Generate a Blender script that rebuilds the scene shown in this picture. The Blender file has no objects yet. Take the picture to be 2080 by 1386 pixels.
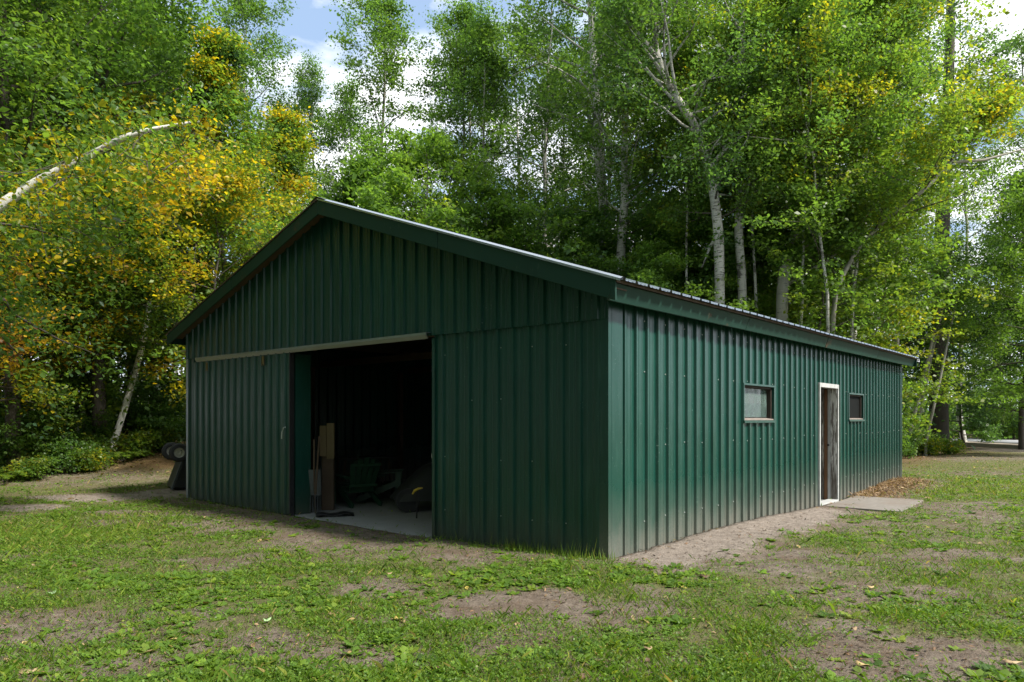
import bpy, math, random
import numpy as np

# ------------------------------------------------------------------ camera, sky, sun, exposure
scene = bpy.context.scene
COL = scene.collection
F_PX, HZ, CAM_H = 1418.6, 850.0, 1.414          # focal length in photo pixels, horizon row, eye height
cam = bpy.data.cameras.new('camera')
cam_o = bpy.data.objects.new('camera', cam); COL.objects.link(cam_o)
cam_o.location = (0, 0, CAM_H); cam_o.rotation_euler = (math.radians(90), 0, 0)
cam.sensor_width = 36.0; cam.lens = F_PX / 2080 * 36.0
cam.shift_y = (HZ - 693.0) / 2080.0
cam.clip_start = 0.05; cam.clip_end = 2000
scene.camera = cam_o

SUN = np.array([0.592, -0.356, 0.72]); SUN = SUN / np.linalg.norm(SUN)
sun = bpy.data.lights.new('sun', 'SUN'); sun.energy = 3.8; sun.angle = math.radians(7); sun.color = (1.0, 0.93, 0.82)
sun_o = bpy.data.objects.new('sun', sun); COL.objects.link(sun_o)
az, el = math.atan2(SUN[0], SUN[1]), math.asin(SUN[2])
sun_o.rotation_euler = (math.radians(90) - el, 0, -az + math.pi)
sun_o.rotation_euler = (math.acos(SUN[2]), 0, math.atan2(SUN[1], SUN[0]) + math.pi / 2)

world = bpy.data.worlds.new('World'); scene.world = world; world.use_nodes = True
wn = world.node_tree; wn.nodes.clear()
def wnode(t, **k):
    n = wn.nodes.new(t)
    for a, b in k.items(): setattr(n, a, b)
    return n
sky = wnode('ShaderNodeTexSky', sky_type='NISHITA'); sky.sun_disc = False
sky.sun_elevation = el; sky.sun_rotation = az; sky.altitude = 200; sky.air_density = 1.0; sky.dust_density = 0.6; sky.ozone_density = 1.5
tc = wnode('ShaderNodeTexCoord')
sep = wnode('ShaderNodeSeparateXYZ'); wn.links.new(tc.outputs['Generated'], sep.inputs[0])
zz = wnode('ShaderNodeMath', operation='ADD'); zz.inputs[1].default_value = 0.12; wn.links.new(sep.outputs['Z'], zz.inputs[0])
zm = wnode('ShaderNodeMath', operation='MAXIMUM'); zm.inputs[1].default_value = 0.05; wn.links.new(zz.outputs[0], zm.inputs[0])
dx = wnode('ShaderNodeMath', operation='DIVIDE'); wn.links.new(sep.outputs['X'], dx.inputs[0]); wn.links.new(zm.outputs[0], dx.inputs[1])
dy = wnode('ShaderNodeMath', operation='DIVIDE'); wn.links.new(sep.outputs['Y'], dy.inputs[0]); wn.links.new(zm.outputs[0], dy.inputs[1])
cmb = wnode('ShaderNodeCombineXYZ'); wn.links.new(dx.outputs[0], cmb.inputs[0]); wn.links.new(dy.outputs[0], cmb.inputs[1])
CLOUD_OFF = (3.1, 0.4, 0.0)
off = wnode('ShaderNodeVectorMath', operation='ADD'); off.inputs[1].default_value = CLOUD_OFF; wn.links.new(cmb.outputs[0], off.inputs[0])
nz = wnode('ShaderNodeTexNoise'); nz.inputs['Scale'].default_value = 2.1; nz.inputs['Detail'].default_value = 7; nz.inputs['Roughness'].default_value = 0.55
wn.links.new(off.outputs[0], nz.inputs['Vector'])
cr = wnode('ShaderNodeValToRGB'); cr.color_ramp.elements[0].position = 0.42; cr.color_ramp.elements[0].color = (0, 0, 0, 1); cr.color_ramp.elements[1].position = 0.56
wn.links.new(nz.outputs['Fac'], cr.inputs[0])
mx = wnode('ShaderNodeMix', data_type='RGBA'); wn.links.new(cr.outputs[0], mx.inputs['Factor'])
mx.inputs[7].default_value = (10.2, 10.4, 10.7, 1)
veil = wnode('ShaderNodeMix', data_type='RGBA'); veil.inputs['Factor'].default_value = .6      # thin bright summer haze over the blue
veil.inputs[7].default_value = (4.0, 5.5, 7.8, 1)
wn.links.new(sky.outputs[0], veil.inputs[6]); wn.links.new(veil.outputs[2], mx.inputs[6])
bg = wnode('ShaderNodeBackground'); bg.inputs['Strength'].default_value = 0.072
wn.links.new(mx.outputs[2], bg.inputs['Color'])
wo = wnode('ShaderNodeOutputWorld'); wn.links.new(bg.outputs[0], wo.inputs[0])

scene.view_settings.view_transform = 'Standard'; scene.view_settings.look = 'None'
scene.view_settings.exposure = 1.15; scene.view_settings.gamma = 1.0
scene.view_settings.use_curve_mapping = False
scene.cycles.max_bounces = 8; scene.cycles.transparent_max_bounces = 8

# ------------------------------------------------------------------ helpers
R0 = random.Random(7)
def px(x, y, d):                      # a photo pixel at a distance -> point of the place
    return np.array([(x - 1040.0) * d / F_PX, d, CAM_H - (y - HZ) * d / F_PX])

def set_props(o, label=None, cat=None, group=None, kind=None):
    if label: o['label'] = label
    if cat: o['category'] = cat
    if group: o['group'] = group
    if kind: o['kind'] = kind
    return o
def link(name, data, parent=None):
    o = bpy.data.objects.new(name, data); COL.objects.link(o)
    if parent is not None: o.parent = parent
    return o
def thing(name, label, cat, loc=(0, 0, 0), rz=0.0, group=None):
    o = bpy.data.objects.new(name, None); COL.objects.link(o)
    o.location = loc; o.rotation_euler = (0, 0, rz); o.empty_display_size = 0.2
    return set_props(o, label, cat, group)

def np_mesh(name, V, faces, mats, mat_idx=None, attrs=None, smooth=False):
    """faces: list of int arrays (m,3) or (m,4)"""
    me = bpy.data.meshes.new(name)
    V = np.asarray(V, np.float32)
    faces = [np.asarray(f, np.int32) for f in faces if len(f)]
    lv = np.concatenate([f.ravel() for f in faces])
    tot = np.concatenate([np.full(len(f), f.shape[1], np.int32) for f in faces])
    st = np.concatenate([[0], np.cumsum(tot)[:-1]]).astype(np.int32)
    me.vertices.add(len(V)); me.vertices.foreach_set('co', V.ravel())
    me.loops.add(len(lv)); me.loops.foreach_set('vertex_index', lv)
    me.polygons.add(len(tot)); me.polygons.foreach_set('loop_start', st)
    if mat_idx is not None: me.polygons.foreach_set('material_index', np.asarray(mat_idx, np.int32))
    if smooth: me.polygons.foreach_set('use_smooth', np.ones(len(tot), bool))
    for k, a in (attrs or {}).items():
        at = me.attributes.new(k, 'FLOAT', 'POINT'); at.data.foreach_set('value', np.asarray(a, np.float32))
    me.update(calc_edges=True); me.validate()
    for m in mats: me.materials.append(m)
    return me

class MB:
    def __init__(s): s.v = []; s.f = []; s.m = []
    def add(s, verts, faces, m=0):
        b = len(s.v); s.v += [tuple(map(float, p)) for p in verts]
        for f in faces: s.f.append([b + i for i in f]); s.m.append(m)
    def hexa(s, p, m=0):               # 8 corners, bottom four ccw then top four
        s.add(p, [(3, 2, 1, 0), (4, 5, 6, 7), (0, 1, 5, 4), (1, 2, 6, 5), (2, 3, 7, 6), (3, 0, 4, 7)], m)
    def box(s, x0, x1, y0, y1, z0, z1, m=0):
        s.hexa([(x0, y0, z0), (x1, y0, z0), (x1, y1, z0), (x0, y1, z0), (x0, y0, z1), (x1, y0, z1), (x1, y1, z1), (x0, y1, z1)], m)
    def bar(s, a, b, w, h, m=0, up=(0, 0, 1)):
        a = np.array(a, float); b = np.array(b, float); d = b - a; d = d / np.linalg.norm(d)
        u = np.array(up, float)
        if abs(d @ u) > .98: u = np.array([1., 0, 0])
        sx = np.cross(d, u); sx /= np.linalg.norm(sx); sz = np.cross(sx, d)
        q = [a - sx*w/2 - sz*h/2, a + sx*w/2 - sz*h/2, b + sx*w/2 - sz*h/2, b - sx*w/2 - sz*h/2]
        s.hexa(q + [p + sz * h for p in q], m)
    def tube(s, pts, rad, n=8, m=0, cap=True):
        pts = [np.array(p, float) for p in pts]
        if not hasattr(rad, '__len__'): rad = [rad] * len(pts)
        rings = []
        for i, p in enumerate(pts):
            d = pts[min(i+1, len(pts)-1)] - pts[max(i-1, 0)]; d = d / (np.linalg.norm(d) + 1e-9)
            u = np.array([0, 0, 1.]) if abs(d[2]) < .9 else np.array([1., 0, 0])
            a = np.cross(d, u); a /= np.linalg.norm(a); b = np.cross(d, a)
            rings.append([p + rad[i]*(math.cos(t)*a + math.sin(t)*b) for t in np.arange(n)*2*math.pi/n])
        V = [q for r in rings for q in r]; F = []
        for i in range(len(pts)-1):
            for j in range(n): F.append((i*n+j, i*n+(j+1) % n, (i+1)*n+(j+1) % n, (i+1)*n+j))
        if cap: F.append(tuple(range(n))[::-1]); F.append(tuple((len(pts)-1)*n + j for j in range(n)))
        s.add(V, F, m)
    def build(s, name, mats, parent=None, smooth=False, bevel=0):
        me = bpy.data.meshes.new(name); me.from_pydata(s.v, [], s.f)
        for m in (mats if isinstance(mats, (list, tuple)) else [mats]): me.materials.append(m)
        me.polygons.foreach_set('material_index', s.m)
        if smooth: me.polygons.foreach_set('use_smooth', [True] * len(s.f))
        me.update()
        o = link(name, me, parent)
        if bevel:
            b = o.modifiers.new('bevel', 'BEVEL'); b.width = bevel; b.segments = 1
        return o

def vnoise(x, y, seed=0):
    x = np.asarray(x, float); y = np.asarray(y, float)
    xi = np.floor(x).astype(np.int64); yi = np.floor(y).astype(np.int64); fx = x - xi; fy = y - yi
    fx = fx*fx*(3-2*fx); fy = fy*fy*(3-2*fy)
    def h(a, b):
        n = (a*374761393 + b*668265263 + seed*974634521) & 0x7fffffff
        n = ((n ^ (n >> 13)) * 1274126177) & 0x7fffffff
        return ((n ^ (n >> 16)) & 0xffff) / 65535.0
    return (h(xi, yi)*(1-fx) + h(xi+1, yi)*fx)*(1-fy) + (h(xi, yi+1)*(1-fx) + h(xi+1, yi+1)*fx)*fy
def fbm(x, y, s, seed=0, oct=4):
    t = 0; a = .5; tot = 0
    for k in range(oct):
        t = t + a*vnoise(x*s, y*s, seed+k*17); tot += a; a *= .55; s *= 2.07
    return t / tot
def sstep(a, b, x):
    t = np.clip((np.asarray(x, float) - a) / (b - a), 0, 1); return t*t*(3-2*t)

# ------------------------------------------------------------------ materials
def mat(name):
    m = bpy.data.materials.new(name); m.use_nodes = True
    nt = m.node_tree; b = nt.nodes['Principled BSDF']
    return m, nt, b
def N(nt, t, **k):
    n = nt.nodes.new(t)
    for a, b in k.items():
        if a.startswith('i_'): n.inputs[a[2:]].default_value = b
        else: setattr(n, a, b)
    return n
def ramp(nt, fac, stops):
    r = nt.nodes.new('ShaderNodeValToRGB'); e = r.color_ramp.elements
    while len(e) < len(stops): e.new(0.5)
    for i, (p, c) in enumerate(stops):
        e[i].position = p; e[i].color = (c[0], c[1], c[2], 1) if hasattr(c, '__len__') else (c, c, c, 1)
    nt.links.new(fac, r.inputs[0]); return r.outputs[0]
def mixc(nt, fac, a, b, mode='MIX'):
    n = nt.nodes.new('ShaderNodeMix'); n.data_type = 'RGBA'; n.blend_type = mode
    for sck, v in ((n.inputs[0], fac), (n.inputs[6], a), (n.inputs[7], b)):
        if isinstance(v, (int, float)): sck.default_value = v
        elif isinstance(v, tuple): sck.default_value = (v[0], v[1], v[2], 1)
        else: nt.links.new(v, sck)
    return n.outputs[2]
def noise(nt, vec, scale, detail=4, rough=.55):
    n = N(nt, 'ShaderNodeTexNoise'); n.inputs['Scale'].default_value = scale; n.inputs['Detail'].default_value = detail; n.inputs['Roughness'].default_value = rough
    if vec is not None: nt.links.new(vec, n.inputs['Vector'])
    return n.outputs['Fac']
def objco(nt, scale=(1, 1, 1), out='Object'):
    t = N(nt, 'ShaderNodeTexCoord'); m = N(nt, 'ShaderNodeMapping'); m.inputs['Scale'].default_value = scale
    nt.links.new(t.outputs[out], m.inputs[0]); return m.outputs[0]
def math_(nt, op, a, b=None):
    n = N(nt, 'ShaderNodeMath', operation=op)
    for i, v in enumerate((a, b)):
        if v is None: continue
        if isinstance(v, (int, float)): n.inputs[i].default_value = v
        else: nt.links.new(v, n.inputs[i])
    return n.outputs[0]
def bump(nt, b, h, strength=.3, dist=.01):
    n = N(nt, 'ShaderNodeBump'); n.inputs['Strength'].default_value = strength; n.inputs['Distance'].default_value = dist
    nt.links.new(h, n.inputs['Height']); nt.links.new(n.outputs[0], b.inputs['Normal'])
def simple(name, col, rough=.6, metal=0, var=.25, scale=6, bumpd=0):
    m, nt, b = mat(name); v = objco(nt)
    c = mixc(nt, noise(nt, v, scale), tuple(x*(1-var) for x in col), tuple(min(1, x*(1+var)) for x in col))
    nt.links.new(c, b.inputs['Base Color']); b.inputs['Roughness'].default_value = rough; b.inputs['Metallic'].default_value = metal
    if bumpd: bump(nt, b, noise(nt, v, scale*4), .5, bumpd)
    return m

def paint_metal(name, dirt):
    """dark green enamelled sheet steel: fading, scuffs, chalk, and earth splashed along its foot"""
    m, nt, b = mat(name); v = objco(nt); vs = objco(nt, (3, 3, .35))
    c = mixc(nt, noise(nt, v, 1.3, 5), (.006, .040, .030), (.010, .060, .045))
    oi = N(nt, 'ShaderNodeObjectInfo')
    c = mixc(nt, 1.0, c, ramp(nt, oi.outputs['Random'], [(0, (.80, .84, .86)), (1, (1.12, 1.06, 1.06))]), 'MULTIPLY')
    streak = ramp(nt, noise(nt, vs, 5, 6, .7), [(.52, 0), (.8, .4)])
    c = mixc(nt, streak, c, (.045, .115, .095))
    spk = ramp(nt, noise(nt, v, 38, 3, .6), [(.66, 0), (.75, .6)])
    patch = ramp(nt, noise(nt, v, 2.2, 3), [(.45, 0), (.62, 1)])
    c = mixc(nt, math_(nt, 'MULTIPLY', spk, patch), c, (.25, .33, .30))
    sx = N(nt, 'ShaderNodeSeparateXYZ'); t = N(nt, 'ShaderNodeTexCoord'); nt.links.new(t.outputs['Object'], sx.inputs[0])
    hgt = math_(nt, 'ADD', sx.outputs[2], math_(nt, 'MULTIPLY', math_(nt, 'SUBTRACT', noise(nt, objco(nt, (1, 1, .5)), 3.5, 6, .65), .5), .55))
    if dirt:
        d = ramp(nt, math_(nt, 'MULTIPLY', math_(nt, 'ADD', hgt, .12), 1.0), [(.05, .82), (.22, .55), (.5, .18), (.85, 0)])
        fine = ramp(nt, noise(nt, v, 60, 4, .7), [(.3, .55), (.7, 1)])
        dd = math_(nt, 'MULTIPLY', d, fine)
        c = mixc(nt, dd, c, (.20, .175, .15))
        r = mixc(nt, dd, (.27, .27, .27), (.9, .9, .9))
    else:
        d = ramp(nt, math_(nt, 'ADD', hgt, .12), [(.05, .4), (.3, .12), (.6, 0)])
        c = mixc(nt, d, c, (.10, .075, .055)); r = mixc(nt, d, (.3, .3, .3), (.75, .75, .75))
    nt.links.new(c, b.inputs['Base Color']); nt.links.new(r, b.inputs['Roughness'])
    b.inputs['Specular IOR Level'].default_value = .36
    bump(nt, b, noise(nt, objco(nt, (1.2, 1.2, .4)), 1.7, 3), .4, .05)
    return m
M_SIDE = paint_metal('green_sheet_side', True)
M_FRONT = paint_metal('green_sheet_front', False)
def fascia_mat():
    m, nt, b = mat('green_fascia'); v = objco(nt)
    c = mixc(nt, noise(nt, v, 2, 5), (.009, .034, .026), (.014, .052, .039))
    rust = ramp(nt, noise(nt, v, 3.2, 6, .65), [(.62, 0), (.74, .75)])
    c = mixc(nt, rust, c, (.09, .05, .03))
    sc = ramp(nt, noise(nt, objco(nt, (5, 5, .6)), 6, 5, .7), [(.66, 0), (.8, .5)])
    c = mixc(nt, sc, c, (.22, .25, .22))
    nt.links.new(c, b.inputs['Base Color']); b.inputs['Roughness'].default_value = .6; b.inputs['Specular IOR Level'].default_value = .2
    return m
M_FASCIA = fascia_mat()
M_GALV = simple('galvanised_steel', (.27, .31, .36), .38, .75, .15, 4)
M_ROOF = simple('galvanised_roof', (.40, .45, .52), .30, .85, .15, 3)
M_DARKWOOD = simple('rough_timber', (.075, .05, .032), .85, 0, .35, 5, .004)
M_TIMBER = simple('brown_timber', (.17, .085, .04), .8, 0, .3, 6, .003)
M_PALEWOOD = simple('pale_pine', (.12, .088, .038), .7, 0, .2, 6)
M_SCREW = simple('zinc_screw', (.38, .42, .40), .45, .3, .2)
M_BLACK = simple('black_plastic', (.012, .012, .014), .5, 0, .3, 8)
M_RUBBER = simple('tyre_rubber', (.03, .03, .034), .75, 0, .3, 12)
M_RIM = simple('pale_rim', (.42, .41, .38), .5, .3, .2)
M_CHAIR = simple('green_plastic', (.012, .052, .027), .5, 0, .2)
M_STEELDARK = simple('worn_steel', (.07, .08, .09), .5, .3, .3)
M_WHITEPL = simple('white_plastic', (.62, .63, .62), .45, 0, .1)
M_YELLOW = simple('yellow_plastic', (.55, .38, .03), .45, 0, .15)
M_TARP = simple('grey_tarp', (.022, .024, .026), .6, 0, .3, 5, .01)
def concrete():
    m, nt, b = mat('concrete'); v = objco(nt)
    c = mixc(nt, noise(nt, v, 2.5, 7), (.16, .17, .178), (.28, .285, .285))
    c = mixc(nt, ramp(nt, noise(nt, v, 1.1, 4), [(.5, 0), (.75, .6)]), c, (.17, .155, .14))
    nt.links.new(c, b.inputs['Base Color']); b.inputs['Roughness'].default_value = .85
    bump(nt, b, noise(nt, v, 30, 5), .3, .004); return m
M_CONC = concrete()
def peeling():
    m, nt, b = mat('peeling_white_paint'); v = objco(nt, (6, 6, .7))
    f = ramp(nt, noise(nt, v, 4.5, 7, .72), [(.49, 0), (.53, 1)])
    grey = mixc(nt, noise(nt, objco(nt, (20, 20, 1)), 6, 6), (.10, .09, .08), (.24, .22, .20))
    sx = N(nt, 'ShaderNodeSeparateXYZ'); t = N(nt, 'ShaderNodeTexCoord'); nt.links.new(t.outputs['Object'], sx.inputs[0])
    low = ramp(nt, math_(nt, 'ADD', sx.outputs[2], math_(nt, 'MULTIPLY', noise(nt, v, 3, 5), .5)), [(.5, 1), (.95, 0)])
    c = mixc(nt, f, (.62, .62, .60), grey)
    c = mixc(nt, math_(nt, 'MULTIPLY', low, .8), c, (.07, .055, .04))
    nt.links.new(c, b.inputs['Base Color']); b.inputs['Roughness'].default_value = .75
    bump(nt, b, f, .5, .002); return m
M_PEEL = peeling()
M_WHITE = simple('white_paint', (.40, .41, .405), .6, 0, .35, 11, .002)
def plywood():
    m, nt, b = mat('weathered_board'); v = objco(nt, (1, 7, 4))
    c = mixc(nt, noise(nt, v, 3, 7, .65), (.13, .115, .10), (.25, .23, .205))
    c = mixc(nt, ramp(nt, noise(nt, objco(nt), 1.6, 5), [(.45, 0), (.7, .6)]), c, (.16, .12, .09))
    nt.links.new(c, b.inputs['Base Color']); b.inputs['Roughness'].default_value = .85
    bump(nt, b, noise(nt, v, 9, 5), .4, .004); return m
M_PLY = plywood()
M_SILL = simple('weathered_sill', (.22, .185, .165), .8, 0, .3, 7, .002)
def glass():
    m, nt, b = mat('dusty_glass'); v = objco(nt)
    dust = ramp(nt, noise(nt, objco(nt, (1, 1, .6)), 7, 7, .7), [(.38, .25), (.66, .75)])
    dirt = nt.nodes.new('ShaderNodeBsdfDiffuse')
    nt.links.new(mixc(nt, noise(nt, v, 3, 4), (.06, .11, .105), (.17, .23, .205)), dirt.inputs[0])
    g = nt.nodes.new('ShaderNodeBsdfPrincipled'); g.inputs['Transmission Weight'].default_value = 1; g.inputs['Roughness'].default_value = .06; g.inputs['Base Color'].default_value = (.8, .88, .85, 1)
    mix = nt.nodes.new('ShaderNodeMixShader'); nt.links.new(dust, mix.inputs[0]); nt.links.new(g.outputs[0], mix.inputs[1]); nt.links.new(dirt.outputs[0], mix.inputs[2])
    nt.links.new(mix.outputs[0], nt.nodes['Material Output'].inputs[0]); return m
M_GLASS = glass()

def bark(name, kind):
    m, nt, b = mat(name); v = objco(nt); band = objco(nt, (1.2, 1.2, 9))
    if kind == 'birch':
        c = mixc(nt, noise(nt, v, 3, 5), (.30, .295, .27), (.60, .59, .56))
        c = mixc(nt, ramp(nt, noise(nt, band, 4, 4, .6), [(.56, 0), (.63, .95)]), c, (.05, .045, .04))
        c = mixc(nt, ramp(nt, noise(nt, objco(nt, (1, 1, .8)), 1.6, 5, .7), [(.54, 0), (.62, .9)]), c, (.06, .055, .05))
    elif kind == 'aspen':
        c = mixc(nt, noise(nt, objco(nt, (1, 1, .25)), 5, 6), (.17, .165, .14), (.36, .345, .30))
        c = mixc(nt, ramp(nt, noise(nt, band, 3, 4, .6), [(.62, 0), (.68, .8)]), c, (.06, .055, .05))
    elif kind == 'young':
        c = mixc(nt, noise(nt, v, 3, 5), (.52, .51, .49), (.76, .75, .73))
        c = mixc(nt, ramp(nt, noise(nt, band, 4, 4, .6), [(.62, 0), (.68, .85)]), c, (.09, .08, .07))
        c = mixc(nt, ramp(nt, noise(nt, objco(nt, (1, 1, .8)), 2.2, 5, .7), [(.62, 0), (.70, .7)]), c, (.12, .10, .085))
    else:
        c = mixc(nt, noise(nt, objco(nt, (1, 1, .2)), 9, 6, .65), (.028, .024, .02), (.10, .085, .07))
    nt.links.new(c, b.inputs['Base Color']); b.inputs['Roughness'].default_value = .85
    bump(nt, b, noise(nt, objco(nt, (1, 1, .3)), 16, 5), .6, .02); return m
M_BIRCH, M_ASPEN, M_BARK = bark('birch_bark', 'birch'), bark('aspen_bark', 'aspen'), bark('dark_bark', 'dark'); M_YOUNG = bark('young_birch_bark', 'young')

LEAF_STOPS = [(0, (.045, .098, .056)), (.2, (.070, .142, .034)), (.4, (.102, .185, .034)), (.55, (.155, .205, .022)), (.7, (.36, .29, .014)), (.85, (.41, .265, .016)), (1, (.16, .075, .03))]
def leafmat(name, trans, gloss=.4, stops=LEAF_STOPS):
    m, nt, b = mat(name)
    a = N(nt, 'ShaderNodeAttribute', attribute_name='hue'); l = N(nt, 'ShaderNodeAttribute', attribute_name='val')
    c = ramp(nt, a.outputs['Fac'], stops)
    hs = N(nt, 'ShaderNodeHueSaturation'); nt.links.new(c, hs.inputs['Color']); nt.links.new(l.outputs['Fac'], hs.inputs['Value'])
    nt.links.new(hs.outputs[0], b.inputs['Base Color']); b.inputs['Roughness'].default_value = gloss
    b.inputs['Specular IOR Level'].default_value = .36
    tr = nt.nodes.new('ShaderNodeBsdfTranslucent')
    nt.links.new(mixc(nt, 1.0, hs.outputs[0], (2.1, 2.05, .95), 'MULTIPLY'), tr.inputs[0])
    mx = nt.nodes.new('ShaderNodeMixShader'); mx.inputs[0].default_value = trans
    nt.links.new(b.outputs[0], mx.inputs[1]); nt.links.new(tr.outputs[0], mx.inputs[2])
    nt.links.new(mx.outputs[0], nt.nodes['Material Output'].inputs[0]); return m
M_LEAF = leafmat('leaf', .54)
M_GRASS = leafmat('grass_blade', .38, .5, [(0, (.045, .10, .020)), (.35, (.10, .185, .020)), (.6, (.18, .235, .03)), (.8, (.26, .22, .07)), (1, (.30, .22, .10))])
M_LITTER = leafmat('fallen_leaf', .15, .6, [(0, (.06, .10, .06)), (.55, (.16, .19, .04)), (.7, (.38, .30, .07)), (.84, (.33, .245, .14)), (.93, (.20, .115, .06)), (1, (.085, .058, .04))])

# ------------------------------------------------------------------ frame of the shed
YAW = 0.71608; CX, CY = 0.95338, 6.96674; W, L = 9.28, 12.33
SD = np.array([math.sin(YAW), math.cos(YAW)]); FD = np.array([-math.cos(YAW), math.sin(YAW)])
SHED_RZ = math.pi/2 - YAW
def SW(X, Y, z=0.0): p = np.array([CX, CY]) + X*SD + Y*FD; return (p[0], p[1], z)
def to_local(x, y):
    dx_, dy_ = x - CX, y - CY
    return dx_*SD[0] + dy_*SD[1], dx_*FD[0] + dy_*FD[1]

# ------------------------------------------------------------------ ground
def gz(x, y):
    x = np.asarray(x, float); y = np.asarray(y, float)
    X, Y = to_local(x, y)
    z = -.07*sstep(0, 3.5, Y)*sstep(-6, 0, X) - .10*sstep(1, 9, X)*sstep(-6, 1, Y)
    z = z + .5*sstep(14.5, 20, y)*sstep(-3.5, -7.5, x)                       # wooded bank
    z = z + .10*np.exp(-((X-11.2)/1.5)**2 - ((Y+.25)/.38)**2)               # straw heap at the far corner
    z = z + .05*np.exp(-((X-3.2)/2.6)**2 - ((Y+.05)/.25)**2)
    z = z - .035*np.exp(-((Y+1.0)/.14)**2)*sstep(.3, 1.2, X)*sstep(7, 5, X)    # drip line rut
    n = (fbm(x, y, 1.1, 3)-.5)*.09 + (fbm(x, y, 5.5, 9, 3)-.5)*.03
    wall = np.minimum(np.hypot(np.clip(-X, 0, None), np.clip(-Y, 0, None)), 9)
    n = n*np.where((X > -.3) & (Y > -.3) & (X < L+.3) & (Y < W+.3), .25, 1)
    out = (np.hypot(x, y) > 60)
    return z + np.where(out, 0, n)
def ell(x, y, cx, cy, rx, ry, soft=.45, z=-.03):    # a patch on the ground, given where it shows in the photograph
    d = (CAM_H - z)*F_PX/(cy-HZ); wx = (cx-1040)*d/F_PX
    sx = rx*d/F_PX; sy = d*d*ry/((CAM_H-z)*F_PX)
    q = np.sqrt(((x-wx)/sx)**2 + ((y-d)/sy)**2)
    return 1 - sstep(1-soft, 1+soft, q)
BARE = [(130, 1300, 300, 50, .55), (520, 1365, 420, 40, .65), (1750, 1150, 330, 40, .35), (1250, 1372, 300, 26, .4), (720, 1088, 180, 30, .8), (1130, 1240, 210, 38, 1), (1830, 1345, 190, 50, .95), (60, 1268, 110, 24, .8), (640, 1345, 330, 36, .85), (200, 1350, 260, 34, .6),
        (370, 1262, 70, 16, .7), (1900, 1075, 260, 34, .5), (1560, 1140, 260, 36, .8), (1800, 1205, 200, 22, .8), (1000, 1130, 260, 16, .7), (1350, 1350, 90, 20, .5),
        (1990, 1250, 90, 16, .5), (20, 1195, 70, 18, .5), (640, 1140, 80, 10, .6), (1000, 1310, 160, 18, .6), (780, 1258, 60, 12, .6), (1960, 926, 200, 7, .6), (1990, 956, 110, 5, .5), (160, 975, 230, 13, .55), (560, 1060, 90, 10, .5)]
SANDS = [(210, 1006, 180, 8, .8), (40, 1030, 90, 9, .7), (330, 998, 70, 9, .8), (2090, 914, 80, 9, 1), (700, 1080, 150, 22, .25), (60, 1260, 80, 16, .35), (1130, 1240, 160, 22, .3)]
def covers(x, y):
    X, Y = to_local(x, y)
    wob = (fbm(x, y, 1.6, 41)-.5)*1.1; rag = (fbm(x, y, 2.6, 51, 5)-.5)*1.5
    bare = np.zeros_like(x); sand = np.zeros_like(x)
    for (a, b, c, d, w) in BARE: bare = np.maximum(bare, w*np.clip(ell(x+wob*.8, y+wob*1.0, a, b, c*1.15, d*1.15, .8)*(1.25+rag)-.12+.0*x, 0, 1))
    for (a, b, c, d, w) in SANDS: sand = np.maximum(sand, w*ell(x+wob*.4, y+wob*.5, a, b, c, d))
    strip = sstep(-1.0, -.55, Y+wob*.45+rag*.15)*sstep(.6, .2, Y)*sstep(-.35, .25, X+wob*.3)*sstep(6.6, 5.6, X)
    sand = np.maximum(sand, strip)
    bare = np.maximum(bare, sstep(-1.3, -.5, Y+wob*.5)*sstep(.6, .2, Y)*sstep(0, .5, X)*sstep(L+2.5, L+1, X)*.9)
    bare = np.maximum(bare, sstep(-.55, -.1, X)*sstep(.3, 0, X)*sstep(-.4, 0, Y)*sstep(W+1, W, Y)*.8)
    forest = np.maximum(sstep(16.0, 18.0, y+wob)*sstep(-2, -6, x), sstep(27.5, 31, y+wob*2)*sstep(22, 19, x))
    forest = np.maximum(forest, sstep(1, 3, Y-W)*sstep(.5, 3, X)); forest = np.maximum(forest, sstep(1.5, 4, X-L)*sstep(.5, 2.5, Y))
    patch = sstep(.50, .66, fbm(x, y, .85, 77))*.75
    bare = np.maximum(bare, patch*sstep(16, 12, y))
    inside = (X > -.02) & (X < L+.02) & (Y > -.02) & (Y < W+.02)
    return np.clip(np.maximum(bare, sand), 0, 1), np.clip(sand, 0, 1), forest, inside

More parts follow.
